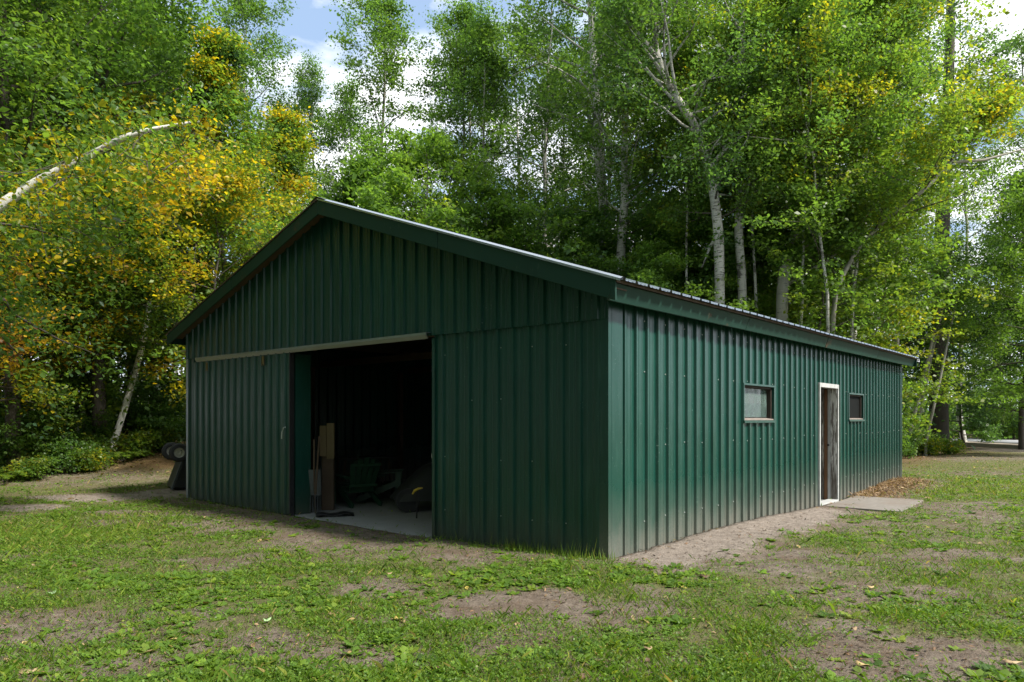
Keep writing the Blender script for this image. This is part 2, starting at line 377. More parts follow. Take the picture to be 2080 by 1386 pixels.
def ground_mat():
    m, nt, b = mat('lawn_and_soil'); v = objco(nt)
    at = lambda k: N(nt, 'ShaderNodeAttribute', attribute_name=k).outputs['Fac']
    n1 = noise(nt, v, 1.8, 7, .6); n2 = noise(nt, v, 9, 8, .72); n3 = noise(nt, v, 62, 4, .75); n4 = noise(nt, objco(nt, (1, 1.3, 1)), 24, 5, .75)
    soil = mixc(nt, ramp(nt, n2, [(.3, 0), (.7, 1)]), (.085, .067, .053), (.275, .228, .182))
    soil = mixc(nt, ramp(nt, n4, [(.60, 0), (.70, .75)]), soil, (.05, .038, .03))
    soil = mixc(nt, ramp(nt, n1, [(.45, 0), (.65, .7)]), soil, (.12, .082, .055))
    soil = mixc(nt, ramp(nt, n3, [(.55, 0), (.72, .7)]), soil, (.29, .25, .21))
    soil = mixc(nt, ramp(nt, n3, [(.28, .8), (.42, 0)]), soil, (.035, .027, .02))
    sand = mixc(nt, ramp(nt, n2, [(.3, 0), (.72, 1)]), (.16, .132, .11), (.37, .32, .275))
    sand = mixc(nt, ramp(nt, n4, [(.62, 0), (.72, .7)]), sand, (.085, .066, .05))
    sand = mixc(nt, ramp(nt, n3, [(.30, .6), (.45, 0)]), sand, (.09, .07, .055))
    thatch = mixc(nt, n2, (.085, .080, .04), (.225, .19, .105))
    thatch = mixc(nt, ramp(nt, n3, [(.35, 0), (.65, .8)]), thatch, (.10, .13, .03))
    thatch = mixc(nt, ramp(nt, n1, [(.45, 0), (.65, .55)]), thatch, (.15, .12, .075))
    litter = mixc(nt, n3, (.05, .036, .024), (.22, .14, .06))
    jit = math_(nt, 'MULTIPLY', math_(nt, 'SUBTRACT', n2, .5), .9)
    fb = ramp(nt, math_(nt, 'ADD', at('bare'), jit), [(.25, 0), (.65, 1)])
    fs = ramp(nt, math_(nt, 'ADD', at('sand'), math_(nt, 'MULTIPLY', jit, .6)), [(.3, 0), (.75, 1)])
    c = mixc(nt, fb, thatch, soil); c = mixc(nt, fs, c, sand); c = mixc(nt, at('forest'), c, litter)
    nt.links.new(c, b.inputs['Base Color']); b.inputs['Roughness'].default_value = .95; b.inputs['Specular IOR Level'].default_value = .2
    h = math_(nt, 'ADD', math_(nt, 'MULTIPLY', n2, .7), math_(nt, 'MULTIPLY', n3, .5))
    bump(nt, b, h, 1.0, .05); return m
M_GROUND = ground_mat()
def axis(lo, hi, fine_lo, fine_hi, step):
    a = list(np.arange(fine_lo, fine_hi+step/2, step)); s = step; p = fine_hi
    while p < hi: s *= 1.22; p += s; a.append(min(p, hi))
    s = step; p = fine_lo; pre = []
    while p > lo: s *= 1.22; p -= s; pre.append(max(p, lo))
    return np.array(pre[::-1] + a)
gx, gy = axis(-700, 700, -12, 13, .07), axis(-300, 900, 2.6, 19, .07)
GX, GY = np.meshgrid(gx, gy); fxg, fyg = GX.ravel(), GY.ravel()
bare_a, sand_a, for_a, ins = covers(fxg, fyg)
gzv = gz(fxg, fyg); gzv = np.where(ins, gzv-.25, gzv)
nx, ny = len(gx), len(gy)
ii = (np.arange(ny-1)[:, None]*nx + np.arange(nx-1)[None]).ravel()
gme = np_mesh('ground', np.stack([fxg, fyg, gzv], 1), [np.stack([ii, ii+1, ii+1+nx, ii+nx], 1)], [M_GROUND], attrs={'bare': bare_a, 'sand': sand_a, 'forest': for_a}, smooth=True)
set_props(link('ground', gme), kind='structure')

# road beyond the trees on the right
road_c = [(34, 2), (30.5, 20), (29.0, 32), (28.6, 38), (28.2, 43), (26.0, 49), (20, 54), (8, 58), (-20, 62)]
def strip_mesh(name, cl, w, z, m):
    cl = np.array(cl, float); t = np.linspace(0, len(cl)-1, 90); P = []
    for q in t:
        i = int(min(q, len(cl)-1.001)); f = q-i
        p0, p1, p2, p3 = cl[max(i-1, 0)], cl[i], cl[i+1], cl[min(i+2, len(cl)-1)]
        P.append(.5*((2*p1)+(-p0+p2)*f+(2*p0-5*p1+4*p2-p3)*f*f+(-p0+3*p1-3*p2+p3)*f**3))
    P = np.array(P); T = np.gradient(P, axis=0); T /= np.linalg.norm(T, axis=1)[:, None]; Nn = np.stack([-T[:, 1], T[:, 0]], 1)
    A, B = P+Nn*w/2, P-Nn*w/2; n = len(P)
    V = np.concatenate([np.c_[A, np.full(n, z)], np.c_[B, np.full(n, z)], np.c_[A+Nn*.05, np.full(n, -.3)], np.c_[B-Nn*.05, np.full(n, -.3)]])
    i = np.arange(n-1)
    F = [np.stack([n+i, n+i+1, i+1, i], 1), np.stack([i, i+1, 2*n+i+1, 2*n+i], 1), np.stack([3*n+i, 3*n+i+1, n+i+1, n+i], 1)]
    o = link(name, np_mesh(name, V, F, [m])); return set_props(o, kind='structure')
M_ROAD = simple('grey_asphalt', (.26, .27, .29), .8, 0, .15, 3)
M_GRAVEL = simple('pale_gravel', (.34, .29, .24), .95, 0, .3, 9, .01)
strip_mesh('road', road_c, 4.4, .10, M_ROAD)
strip_mesh('gravel_shoulder', [(p[0]-2.6 if p[1] < 46 else p[0]-1.2, p[1]-(0 if p[1] < 46 else 2)) for p in road_c], 2.4, .075, M_GRAVEL)

# ------------------------------------------------------------------ shed
shed = thing('metal_shed', 'long dark green ribbed metal shed with a gabled roof and an open sliding door', 'shed', (CX, CY, 0), SHED_RZ)
RIB = .2286
def ez(X): return 2.715 + .085*X/12.3
RIDGE = 4.49; YR = W/2; OE = .33; LEZ = 2.965
def roof_z(X, Y):
    if Y <= YR: e = ez(X); return e + (Y+OE)/(YR+OE)*(RIDGE-e)
    return LEZ + (W+OE-Y)/(YR+OE)*(RIDGE-LEZ)
def breaks(u0, u1, off, h=.03):
    pts = []
    k0 = int(math.floor((u0-off)/RIB))-1; k1 = int(math.ceil((u1-off)/RIB))+1
    for k in range(k0, k1+1):
        r = off+k*RIB
        pts += [(r-.027, 0), (r-.016, h), (r+.016, h), (r+.027, 0)]
        for q in (.0762+r, .1524+r): pts += [(q-.013, 0), (q-.006, .0045), (q+.006, .0045), (q+.013, 0)]
    return pts
def sheet(u0, u1, off, zb, zt, mp, holes=(), lift=0, h=.03):
    p = breaks(u0, u1, off, h); us = np.array([a for a, _ in p]); hs = np.array([b for _, b in p])
    cut = sorted({round(u, 5) for u in list(us[(us > u0) & (us < u1)]) + [u0, u1] + [e for hh in holes for e in hh[:2] if u0 < e < u1]})
    mb = MB()
    for a, b in zip(cut[:-1], cut[1:]):
        if b-a < 1e-4: continue
        ha, hb = np.interp([a, b], us, hs) + lift; mid = (a+b)/2
        segs = [(zb, zt)]
        for (q0, q1, w0, w1) in holes:
            if q0 < mid < q1: segs = [(zb, lambda u, w=w0: w), (lambda u, w=w1: w, zt)]
        for lo, hi in segs:
            if hi(mid)-lo(mid) < .005: continue
            mb.add([mp(a, ha, lo(a)), mp(b, hb, lo(b)), mp(b, hb, hi(b)), mp(a, ha, hi(a))], [(0, 1, 2, 3)])
    return mb
def sheets(u0, u1, off, zb, zt, mp, m, holes=(), start=None, name='wall_panel', base=0):
    edges = [u0]; k = math.ceil((u0+.35-off)/RIB)
    u = off+k*RIB + (start or 0)*RIB
    while u < u1-.3: edges.append(u); u += 4*RIB
    edges.append(u1)
    for i, (a, b) in enumerate(zip(edges[:-1], edges[1:])):
        mb = sheet(a-(.033 if i else 0), b+(.033 if i < len(edges)-2 else 0), off, zb, zt, mp, holes, base+(.0022 if i % 2 else 0))
        if mb.f: mb.build(name, m, shed)
K = lambda v: (lambda u: v)
WIN1 = (3.28, 4.35, 1.385, 1.865); DOOR = (6.43, 7.49, -.3, 2.02); WIN2 = (8.13, 9.07, 1.39, 1.865)
side_map = lambda u, h, z: (u, -h, z)
front_map = lambda u, h, z: (-h, u, z)
# long side with windows and the side door
sheets(.0, L, .293, K(-.25), lambda u: ez(u)-.02, side_map, M_SIDE, (WIN1, DOOR, WIN2), 2)
# gable: upper sheets lap over the lower ones
seam = lambda u: 2.405 + .012*u
sheets(.0, W, .097, seam, lambda u: roof_z(0, u)-.06, front_map, M_FRONT, (), 1, base=.034)
sheets(.0, 2.53, .097, K(-.25), lambda u: seam(u)+.06, front_map, M_FRONT, (), 1)
sheets(5.68, W, .097, K(-.25), lambda u: seam(u)+.06, front_map, M_FRONT, (), 2)
# left and rear walls
sheets(.0, L, .293, K(-.25), K(LEZ-.02), lambda u, h, z: (u, W+h, z), M_SIDE, (), 2)
sheets(.0, W, .1, K(-.25), lambda u: roof_z(L, u)-.06, lambda u, h, z: (L+h, u, z), M_SIDE, (), 1)
# folded corner trims
def corner_trim(x0, x1, y0, y1, zt, m):
    mb = MB()
    for a in (x0, y0): pass
    mb.box(x0, x1, y0, y1, -.25, zt); return mb.build('corner_trim', m, shed, bevel=.003)
mb = MB(); mb.add([(-.028, .115, -.25), (-.028, -.028, -.25), (.235, -.028, -.25), (.235, -.003, -.25), (.235, -.028, 2.74), (-.028, -.028, 2.68), (-.028, .115, 2.42), (-.004, .115, -.25), (-.004, .115, 2.42), (.235, -.003, 2.74)],
       [(0, 1, 5, 6), (1, 2, 4, 5), (2, 3, 9, 4), (7, 0, 6, 8)])
mb.add([(-.028+.006, .03, -.25), (.03, -.03, -.25), (.15, -.031, -.25), (.15, -.031, 2.7), (.03, -.03, 2.7)], [(1, 2, 3, 4)])
mb.build('corner_trim', M_SIDE, shed)
corner_trim(L-.03, L+.028, -.03, .03, 2.79, M_SIDE)
corner_trim(-.034, .02, W-.05, W+.03, 2.93, M_GALV)
corner_trim(L-.03, L+.028, W-.03, W+.03, 2.93, M_SIDE)
# screws with washers in rows on the ribs
mb = MB()
rs = random.Random(3)
def screw(p, n, r=.0085):
    n = np.array(n, float); a = np.array([0, 0, 1.]); b = np.cross(n, a); p = np.array(p, float)
    ring = [p + r*(math.cos(t)*a+math.sin(t)*b) for t in np.arange(6)*math.pi/3]
    mb.add(ring + [q + n*.006 - (q-p)*.3 for q in ring], [tuple(range(6, 12))] + [(i, (i+1) % 6, 6+(i+1) % 6, 6+i) for i in range(6)])
for i in range(0, 54):
    u = .293+i*RIB-.045
    for j, z in enumerate((.32, 1.12, 1.90, 2.45)):
        if i % 2 == 0 and not any(h[0]-.05 < u < h[1]+.05 and h[2]-.06 < z < h[3]+.02 for h in (WIN1, DOOR, WIN2)) and rs.random() < .93:
            screw((u, -.005, z+rs.uniform(-.02, .02)), (0, -1, 0))
for i in range(0, 41):
    u = .097+i*RIB-.045
    for z in (.30, .95, 1.62, 2.2, 2.62, 3.3, 3.9):
        if i % 2 == 0 and z < roof_z(0, u)-.3 and (u < 2.45 or z > 2.5) and rs.random() < .75:
            screw((-.019 if z > 2.42 else -.006, u, z+rs.uniform(-.02, .02)), (-1, 0, 0), .0075)
set_props(mb.build('fastener', M_SCREW, shed), kind='stuff')

# roof: deck, sheets, ridge cap, fascias, edge trims
XF, XB = -.28, L+.35
for side in (0, 1):
    n = 14; wX = (XB-XF)/n
    for k in range(n):
        x0, x1 = XF+k*wX-.02, XF+(k+1)*wX+.02
        def mp(u, h, t, side=side):
            Y = -OE+t*(YR+OE) if side == 0 else W+OE-t*(YR+OE)
            z = roof_z(u, Y) + (-.02 if t > 1 else 0); return (u, Y, z+h)
        o = sheet(max(x0, XF), min(x1, XB), XF+.06, K(0), K(1), mp, (), .002+(.0022 if k % 2 else 0), .024).build('roof_panel', M_ROOF, shed)
    mb = MB()
    ya, yb = (-OE+.05, YR-.002) if side == 0 else (W+OE-.04, YR+.002)
    p = [(XF+.01, ya), (XB-.01, ya), (XB-.01, yb), (XF+.01, yb)]
    if side: p = p[::-1]
    mb.hexa([(a, b, roof_z(a, b)-.035) for a, b in p] + [(a, b, roof_z(a, b)-.004) for a, b in p]); mb.build('roof_deck', M_DARKWOOD, shed)
mb = MB()
for s in (-1, 1):
    mb.add([(XF-.02, YR, RIDGE+.035), (XB, YR, RIDGE+.035), (XB, YR+s*.16, roof_z(XB, YR+s*.16)+.03), (XF-.02, YR+s*.16, roof_z(XF, YR+s*.16)+.03)], [(0, 1, 2, 3) if s < 0 else (3, 2, 1, 0)])
mb.build('ridge_cap', M_ROOF, shed)
def fascia_run(P0, P1, n, h, t, inward, m=M_FASCIA, tilt=0):          # boards end to end between two top-edge points, each piece a part
    P0, P1 = np.array(P0, float), np.array(P1, float); inward = np.array(inward, float)
    for k in range(n):
        a = P0+(P1-P0)*(k/n); b = P0+(P1-P0)*((k+1)/n-.0012); o_ = inward*(.0025*(k % 2))
        q = [a+o_, b+o_, b+o_+inward*t, a+o_+inward*t]
        MBk = MB(); MBk.hexa([p-np.array([0, 0, h])+inward*tilt for p in q] + q); MBk.build('fascia_board', m, shed, bevel=.004)
fascia_run((XF, -.25, ez(XF)-.012), (XB, -.25, ez(XB)-.012), 4, .165, .022, (0, 1, 0), tilt=.06)
fascia_run((XB, W+.25, LEZ-.0), (XF, W+.25, LEZ-.0), 4, .17, .022, (0, -1, 0), tilt=.06)
fascia_run((XF, YR, RIDGE-.01), (XF, -.275, roof_z(XF, -.275)-.01), 2, .20, .024, (1, 0, 0))
fascia_run((XF, W+.275, roof_z(XF, W+.275)-.01), (XF, YR, RIDGE-.01), 2, .20, .024, (1, 0, 0))
fascia_run((XB, -.275, roof_z(XB, -.275)-.01), (XB, YR, RIDGE-.01), 2, .20, .024, (-1, 0, 0))
fascia_run((XB, YR, RIDGE-.01), (XB, W+.275, roof_z(XB, W+.275)-.01), 2, .20, .024, (-1, 0, 0))
# folded bright steel edge along the gable end
for side in (0, 1):
    a = (YR, RIDGE); b = (-OE, ez(XF)) if side == 0 else (W+OE, LEZ)
    mb = MB(); x0 = XF-.012
    prof = [(x0, -.012), (x0+.002, .012), (x0+.05, .032), (x0+.10, .034), (x0+.10, .0)]
    V = [(x, a[0], a[1]+z) for x, z in prof] + [(x, b[0], b[1]+z) for x, z in prof]; n = len(prof)
    mb.add(V, [((i, i+1, n+i+1, n+i) if side else (n+i, n+i+1, i+1, i)) for i in range(n-1)])
    mb.build('gable_trim', M_ROOF if side == 0 else M_DARKWOOD, shed)
# soffit boards under the gable and eave overhangs
for k in range(2):
    mb = MB(); y0, y1 = (-.24, YR-.01) if k == 0 else (W+.24, YR+.01)
    p = [(XF+.03, y0), (-.03, y0), (-.03, y1), (XF+.03, y1)]
    if k: p = p[::-1]
    mb.hexa([(a, b, roof_z(0, b)-.10) for a, b in p] + [(a, b, roof_z(0, b)-.085) for a, b in p]); mb.build('soffit_board', M_DARKWOOD, shed)

# frame inside: posts, trusses, purlins
for X in np.arange(.08, L, 2.44):
    for Y in (.07, W-.16):
        if Y < 1 and 6.2 < X < 7.7: continue
        mb = MB(); mb.box(X, X+.09, Y, Y+.09, -.07, 2.5); mb.build('post', M_DARKWOOD, shed)
    for s in (0, 1):
        mb = MB(); y0, y1 = (.06, YR-.02) if s == 0 else (W-.06, YR+.02)
        mb.bar((X+.13, y0, roof_z(X, y0)-.17), (X+.13, y1, roof_z(X, y1)-.17), .04, .14); mb.build('rafter', M_DARKWOOD, shed)
    mb = MB(); mb.box(X+.2, X+.24, .2, W-.2, 2.5, 2.62); mb.build('tie_beam', M_DARKWOOD, shed)
for z in (.75, 1.25, 1.95):
    for (a, b) in ((.12, 3.2), (4.43, 6.3), (9.2, L-.1)):
        mb = MB(); mb.box(a, b, .035, .065, z, z+.09); mb.build('girt', M_DARKWOOD, shed)
mb = MB(); mb.box(-.03, L-.03, .03, W-.03, -.4, -.065); mb.build('floor_slab', M_CONC, shed, bevel=.008)

# big sliding door, its track, hangers and latch
mb = sheet(5.68, 8.93, .097, K(-.06), lambda u: 2.43, lambda u, h, z: (-.075-h, u, z)); 
door = mb.build('sliding_door', M_FRONT, shed)
mb = MB()
mb.box(-.072, -.03, 5.662, 5.70, -.07, 2.42); mb.box(-.072, -.03, 8.9, 8.94, -.07, 2.42); mb.box(-.072, -.03, 5.7, 8.9, -.07, .0); mb.box(-.072, -.03, 5.7, 8.9, 1.2, 1.28); mb.box(-.072, -.03, 5.7, 8.9, 2.34, 2.42)
mb.build('door_frame', M_DARKWOOD, door)
mb = MB(); mb.box(-.104, -.028, 5.645, 5.66, -.07, 2.42); mb.build('edge_strip', M_BLACK, door)
for Y in (8.33, 6.42):
    mb = MB(); mb.box(-.112, -.101, Y-.03, Y+.03, 2.28, 2.40); mb.box(-.112, -.101, Y-.036, Y-.022, 2.25, 2.28); mb.box(-.112, -.101, Y+.022, Y+.036, 2.25, 2.28); mb.build('hanger', M_PALEWOOD, door)
mb = MB(); mb.tube([(-.10, 5.76, 1.28), (-.135, 5.77, 1.27), (-.14, 5.80, 1.20), (-.14, 5.81, 1.10)], .009, 6); mb.build('door_handle', M_SCREW, door)
mb = MB()
y0, y1 = 2.55, 8.74; zz0, zz1 = 2.395, 2.48
V = []
for y, dz in ((y0, -.005), (y1, .035)):
    V += [(-.03, y, zz1+dz), (-.125, y, zz1+dz-.008), (-.13, y, zz0+dz+.045), (-.095, y, zz0+dz), (-.085, y, zz0+dz+.01), (-.115, y, zz0+dz+.05), (-.11, y, zz1+dz-.02)]
mb.add(V, [(7+i, 7+i+1, i+1, i) for i in range(6)] + [(0, 1, 6), (13, 8, 7)])
mb.build('door_track', M_GALV, shed)
# jamb return beside the opening, and the timber post on the other side
mb = MB(); mb.box(.002, .27, 5.655, 5.678, -.06, 2.40); mb.build('jamb_panel', M_FRONT, shed)
mb = MB(); mb.box(-.030, .05, 2.50, 2.548, -.10, 2.40); mb.build('jamb_panel', M_FRONT, shed)
mb = MB(); mb.box(.01, .10, 2.45, 5.7, 2.44, 2.58); mb.build('lintel', M_DARKWOOD, shed)

# side door frame (white, peeling), edge of the door standing open inside, threshold
xa, xb, zb_, zt_ = DOOR[0], DOOR[1], -.10, DOOR[3]
fr = None
mb = MB(); mb.box(xa+.002, xa+.045, -.036, .10, zb_, zt_-.002); fr = mb.build('door_frame', M_WHITE, shed, bevel=.003)
mb = MB(); mb.box(xa+.047, xb-.047, -.036, .10, zt_-.075, zt_-.002); mb.build('header', M_WHITE, fr, bevel=.003)
mb = MB(); mb.box(xb-.045, xb-.002, -.036, -.010, zb_, zt_-.002); mb.build('casing', M_WHITE, fr, bevel=.003)
mb = MB(); mb.box(xb-.050, xb-.002, -.0085, .095, zb_, zt_-.002); mb.build('jamb', M_PEEL, fr, bevel=.003)
mb = MB(); mb.box(xb-.062, xb-.004, .097, .142, zb_+.03, zt_-.078)
dl = mb.build('open_door', M_WHITE, shed, bevel=.002)
mb = MB(); mb.box(xb-.04, xb+.85, .215, .25, zb_+.03, zt_-.08); mb.build('door_leaf', M_PEEL, dl)
mb = MB(); mb.tube([(xb-.068, .124, .93), (xb-.085, .124, .93)], .02, 8); mb.build('latch', M_BLACK, dl)
mb = MB(); mb.box(xb-.064, xb-.052, .146, .20, zb_+.04, zt_-.08); mb.build('stud', M_TIMBER, shed)
mb = MB(); mb.box(xa+.047, xb-.052, -.05, .13, -.11, -.045); mb.build('threshold', M_WHITE, shed, bevel=.004)
# windows
def window(h, glazed):
    a, b, z0, z1 = h; mb = MB(); e = .028
    mb.box(a-e, b+e, -.042, -.002, z1, z1+e); mb.box(a-e, a, -.040, -.002, z0, z1); mb.box(b, b+e, -.040, -.002, z0, z1); mb.box(a-e, b+e, -.055, -.002, z0-.035, z0)
    w = mb.build('window', M_SIDE, shed, bevel=.002)
    mb = MB(); mb.box(a+.002, a+.03, .001, .13, z0+.03, z1-.03); mb.box(b-.03, b-.002, .001, .13, z0+.03, z1-.03); mb.box(a+.002, b-.002, .001, .13, z1-.028, z1-.002); mb.build('frame', M_REVEAL, w)
    mb = MB(); mb.hexa([(a+.004, -.03, z0+.002), (b-.004, -.03, z0+.002), (b-.004, .13, z0+.002), (a+.004, .13, z0+.002), (a+.004, -.03, z0+.018), (b-.004, -.03, z0+.018), (b-.004, .13, z0+.042), (a+.004, .13, z0+.042)]); mb.build('sill', M_SILL, w)
    if glazed:
        mb = MB(); mb.box(a+.032, b-.032, .06, .065, z0+.044, z1-.03); mb.build('pane_or_dark_fill', M_GLASS, w)
    else:
        mb = MB(); mb.box(a+.032, b-.032, .03, .034, z0+.044, z1-.03); mb.build('pane_or_dark_fill', M_DARKFILL, w)  # painted darkness: black sheet in place of the unlit shed inside
M_REVEAL = simple('dark_window_frame', (.035, .026, .02), .85, 0, .3, 6)
M_DARKFILL = simple('dark_opening_fill', (.006, .007, .007), .8, 0, .2)
M_DARKFILL.node_tree.nodes['Principled BSDF'].inputs['Specular IOR Level'].default_value = .1
window(WIN1, True); window(WIN2, False)

# ------------------------------------------------------------------ things in and around the shed
# weathered board outside the side door
o = thing('door_board', 'weathered grey plywood sheet lying on the ground before the narrow side door', 'board', SW(7.35, -.68, -.105), SHED_RZ + .03)
for k in range(1):
    mb = MB(); mb.box(-.98, .98, -.56, .56, .028, .06); mb.build('plywood_sheet', M_PLY, o, bevel=.004)
for y in (-.50, .0, .50):
    mb = MB(); mb.box(-.95, .95, y-.045, y+.045, -.06, .027); mb.build('batten', M_DARKWOOD, o)

# tipped dump cart behind the far front corner
cart_p = px(366, 992, 14.55)
cart = thing('garden_cart', 'black dump cart tipped on end against the shed with two pale-rimmed wheels', 'cart', (cart_p[0], cart_p[1], float(gz(cart_p[0], cart_p[1]))), 0)
mb = MB()
def tub(sc, z0, z1, off):
    return [(-.26*sc+off, -.40*sc, z0)]
P = [(-.21, -.36, .02), (.26, -.36, .02), (.26, .40, .02), (-.21, .40, .02), (.10, -.30, .92), (.26, -.30, .92), (.26, .34, .92), (.10, .34, .92)]
mb.hexa(P); mb.build('tub', M_BLACK, cart, bevel=.03)
mb = MB(); mb.bar((-.23, -.40, .02), (.10, -.34, .95), .04, .03); mb.build('tub_rim', M_STEELDARK, cart)
mb = MB(); mb.tube([(-.06, -.45, .80), (-.02, .42, .80)], .015, 6); mb.build('axle', M_STEELDARK, cart)
for y in (-.42, .40):
    w = MB(); n = 20; prof = [(.10, -.035), (.165, -.05), (.185, -.03), (.19, 0), (.185, .03), (.165, .05), (.10, .035)]
    V = [( -.10 + r*math.cos(t), y+q, .76 + r*math.sin(t)) for t in np.arange(n)*2*math.pi/n for r, q in prof]; k = len(prof)
    w.add(V, [(i*k+j, i*k+j+1, ((i+1) % n)*k+j+1, ((i+1) % n)*k+j) for i in range(n) for j in range(k-1)]); wo_ = w.build('wheel', M_RUBBER, cart, smooth=True)
    w = MB(); prof = [(.0, -.02), (.04, -.03), (.05, -.012), (.085, -.012), (.10, -.036), (.104, 0)]; k = len(prof)
    V = [(-.10 + r*math.cos(t), y+q, .76 + r*math.sin(t)) for t in np.arange(n)*2*math.pi/n for r, q in prof]
    w.add(V, [(i*k+j, i*k+j+1, ((i+1) % n)*k+j+1, ((i+1) % n)*k+j) for i in range(n) for j in range(k-1)]); w.build('rim', M_RIM, wo_)
cart.rotation_euler = (0, 0, .62)

# things inside the big doorway
def on_floor(pxx, d): p = px(pxx, HZ, d); return (p[0], p[1], -.064)
def chair(loc, rz, label, group='green plastic garden chairs stored in the shed'):
    t = thing('garden_chair', label, 'chair', loc, rz, group)
    for i in range(6):
        x = .28-i*.095; mb = MB(); mb.bar((x, -.26, .36-i*.025), (x, .26, .36-i*.025), .075, .018); mb.build('seat_slat', M_CHAIR, t)
    for i in range(5):
        y = (i-2)*.10; hgt = .62-.035*abs(i-2)**1.5; mb = MB()
        mb.bar((-.22, y*.85, .24), (-.22-hgt*.42, y*1.15, .24+hgt*.95), .082, .016, up=(1, 0, .4)); mb.build('back_slat', M_CHAIR, t)
    for s in (-1, 1):
        mb = MB(); mb.bar((.34, s*.31, .53), (-.40, s*.31, .50), .12, .02); mb.build('armrest', M_CHAIR, t)
        mb = MB(); mb.bar((.27, s*.28, 0), (.27, s*.28, .52), .05, .09); mb.build('leg', M_CHAIR, t)
        mb = MB(); mb.bar((.30, s*.255, .36), (-.48, s*.255, .02), .03, .10); mb.build('leg', M_CHAIR, t)
    for z in (.35, .70):
        mb = MB(); mb.bar((-.27-(z-.24)*.44, -.25, z), (-.27-(z-.24)*.44, .25, z), .03, .04); mb.build('back_rail', M_CHAIR, t)
    return t
chair(on_floor(722, 12.0), 2.2, 'green slatted garden chair turned away, nearer the left side of the big doorway')
chair(on_floor(780, 12.6), .1, 'green slatted garden chair seen from its side, nearer the middle of the big doorway')
t = thing('pine_board', 'two short pale pine boards leaning upright inside the big doorway', 'boards', on_floor(664, 11.2)); 
mb = MB(); mb.box(-.11, -.003, -.02, .02, .87, 1.36); mb.build('board', M_PALEWOOD, t)
mb = MB(); mb.box(.003, .12, -.022, .018, .83, 1.40); mb.build('board', M_PALEWOOD, t)
mb = MB(); mb.box(-.09, .10, .024, .10, 0, 1.30); mb.build('post', M_DARKWOOD, t)
t = thing('snow_shovel', 'grey snow shovel standing blade up beside the green inner jamb', 'shovel', on_floor(640, 10.9))
mb = MB(); mb.hexa([(-.10, -.02, .28), (.10, -.02, .28), (.10, 0, .28), (-.10, 0, .28), (-.11, -.05, .68), (.10, -.05, .68), (.10, -.03, .68), (-.11, -.03, .68)]); mb.build('blade', M_STEELDARK, t)
mb = MB(); mb.tube([(0, .02, .0), (0, -.06, .70), (0, -.05, 1.15)], .014, 6); mb.build('handle', M_DARKWOOD, t)
t = thing('pitchfork', 'dark steel pitchfork standing tines down at the left of the big doorway', 'pitchfork', on_floor(641, 10.75))
mb = MB(); mb.tube([(0, 0, .30), (.03, .1, 1.2)], .014, 6); mb.build('handle', M_DARKWOOD, t)
for i in range(5):
    x = (i-2)*.038; mb = MB(); mb.tube([(x*.4, 0, .31), (x, -.01, .26), (x, -.03, .02)], .006, 5); mb.build('tine', M_STEELDARK, t)
t = thing('rubber_mat', 'black rubber mat crumpled on the concrete floor inside the big doorway', 'mat', on_floor(680, 10.6), .3)
nn = 9; V = []; 
for j in range(nn):
    for i in range(nn): V.append(((i/8-.5)*.55, (j/8-.5)*.32, .012+.02*math.sin(i*1.3)*math.cos(j*.9)+.02))
Fq = [(j*nn+i, j*nn+i+1, (j+1)*nn+i+1, (j+1)*nn+i) for j in range(nn-1) for i in range(nn-1)]
mb = MB(); mb.add(V, Fq); o = mb.build('mat', M_BLACK, t, smooth=True); sm = o.modifiers.new('thickness', 'SOLIDIFY'); sm.thickness = .012
t = thing('folding_table', 'dark folding table standing among the green chairs in the shed', 'table', on_floor(738, 13.6), .5)
mb = MB(); mb.box(-.6, .6, -.35, .35, .70, .73); mb.build('table_top', M_TARP, t)
for sx_ in (-1, 1):
    for sy_ in (-1, 1):
        mb = MB(); mb.bar((sx_*.5, sy_*.28, 0), (sx_*.42, sy_*.25, .70), .04, .04); mb.build('leg', M_DARKWOOD, t)
t = thing('covered_mower', 'dark machine under a grey tarp behind the right side of the big doorway', 'machine', on_floor(868, 11.4), .4)
mb = MB(); nn = 12; V = []
for j in range(nn):
    for i in range(nn):
        a, b_ = (i/11-.5)*2, (j/11-.5)*2; r = max(abs(a), abs(b_)); V.append((a*.55, b_*.4, .18+.58*(1-r**3)*(.75+.25*math.sin(a*3+1))))
mb.add(V, [(j*nn+i, j*nn+i+1, (j+1)*nn+i+1, (j+1)*nn+i) for j in range(nn-1) for i in range(nn-1)]); mb.build('tarp', M_TARP, t, smooth=True)
for sx_ in (-.4, .4):
    mb = MB(); mb.tube([(sx_, -.34, .19), (sx_, -.24, .19)], .19, 14); mb.build('wheel', M_RUBBER, t)
t = thing('yellow_strap', 'bright yellow curved handle showing low in the dark of the big doorway', 'handle', on_floor(846, 10.3))
mb = MB(); mb.tube([(-.06, 0, .36), (-.03, 0, .41), (.03, 0, .44), (.09, 0, .45)], [.012, .02, .018, .01], 7); mb.build('grip', M_YELLOW, t)
mb = MB(); mb.tube([(.0, .02, .0), (.02, .01, .42)], .012, 6); mb.build('stem', M_BLACK, t)
t = thing('round_fan', 'pale round disc half hidden behind the right edge of the big doorway', 'disc', on_floor(889, 9.3))
mb = MB(); mb.tube([(0, -.01, .98), (0, .03, .98)], .085, 20); mb.build('disc', M_WHITEPL, t)
mb = MB(); mb.tube([(0, .05, 0), (0, .05, 1.0)], .015, 6); mb.build('stand', M_BLACK, t)
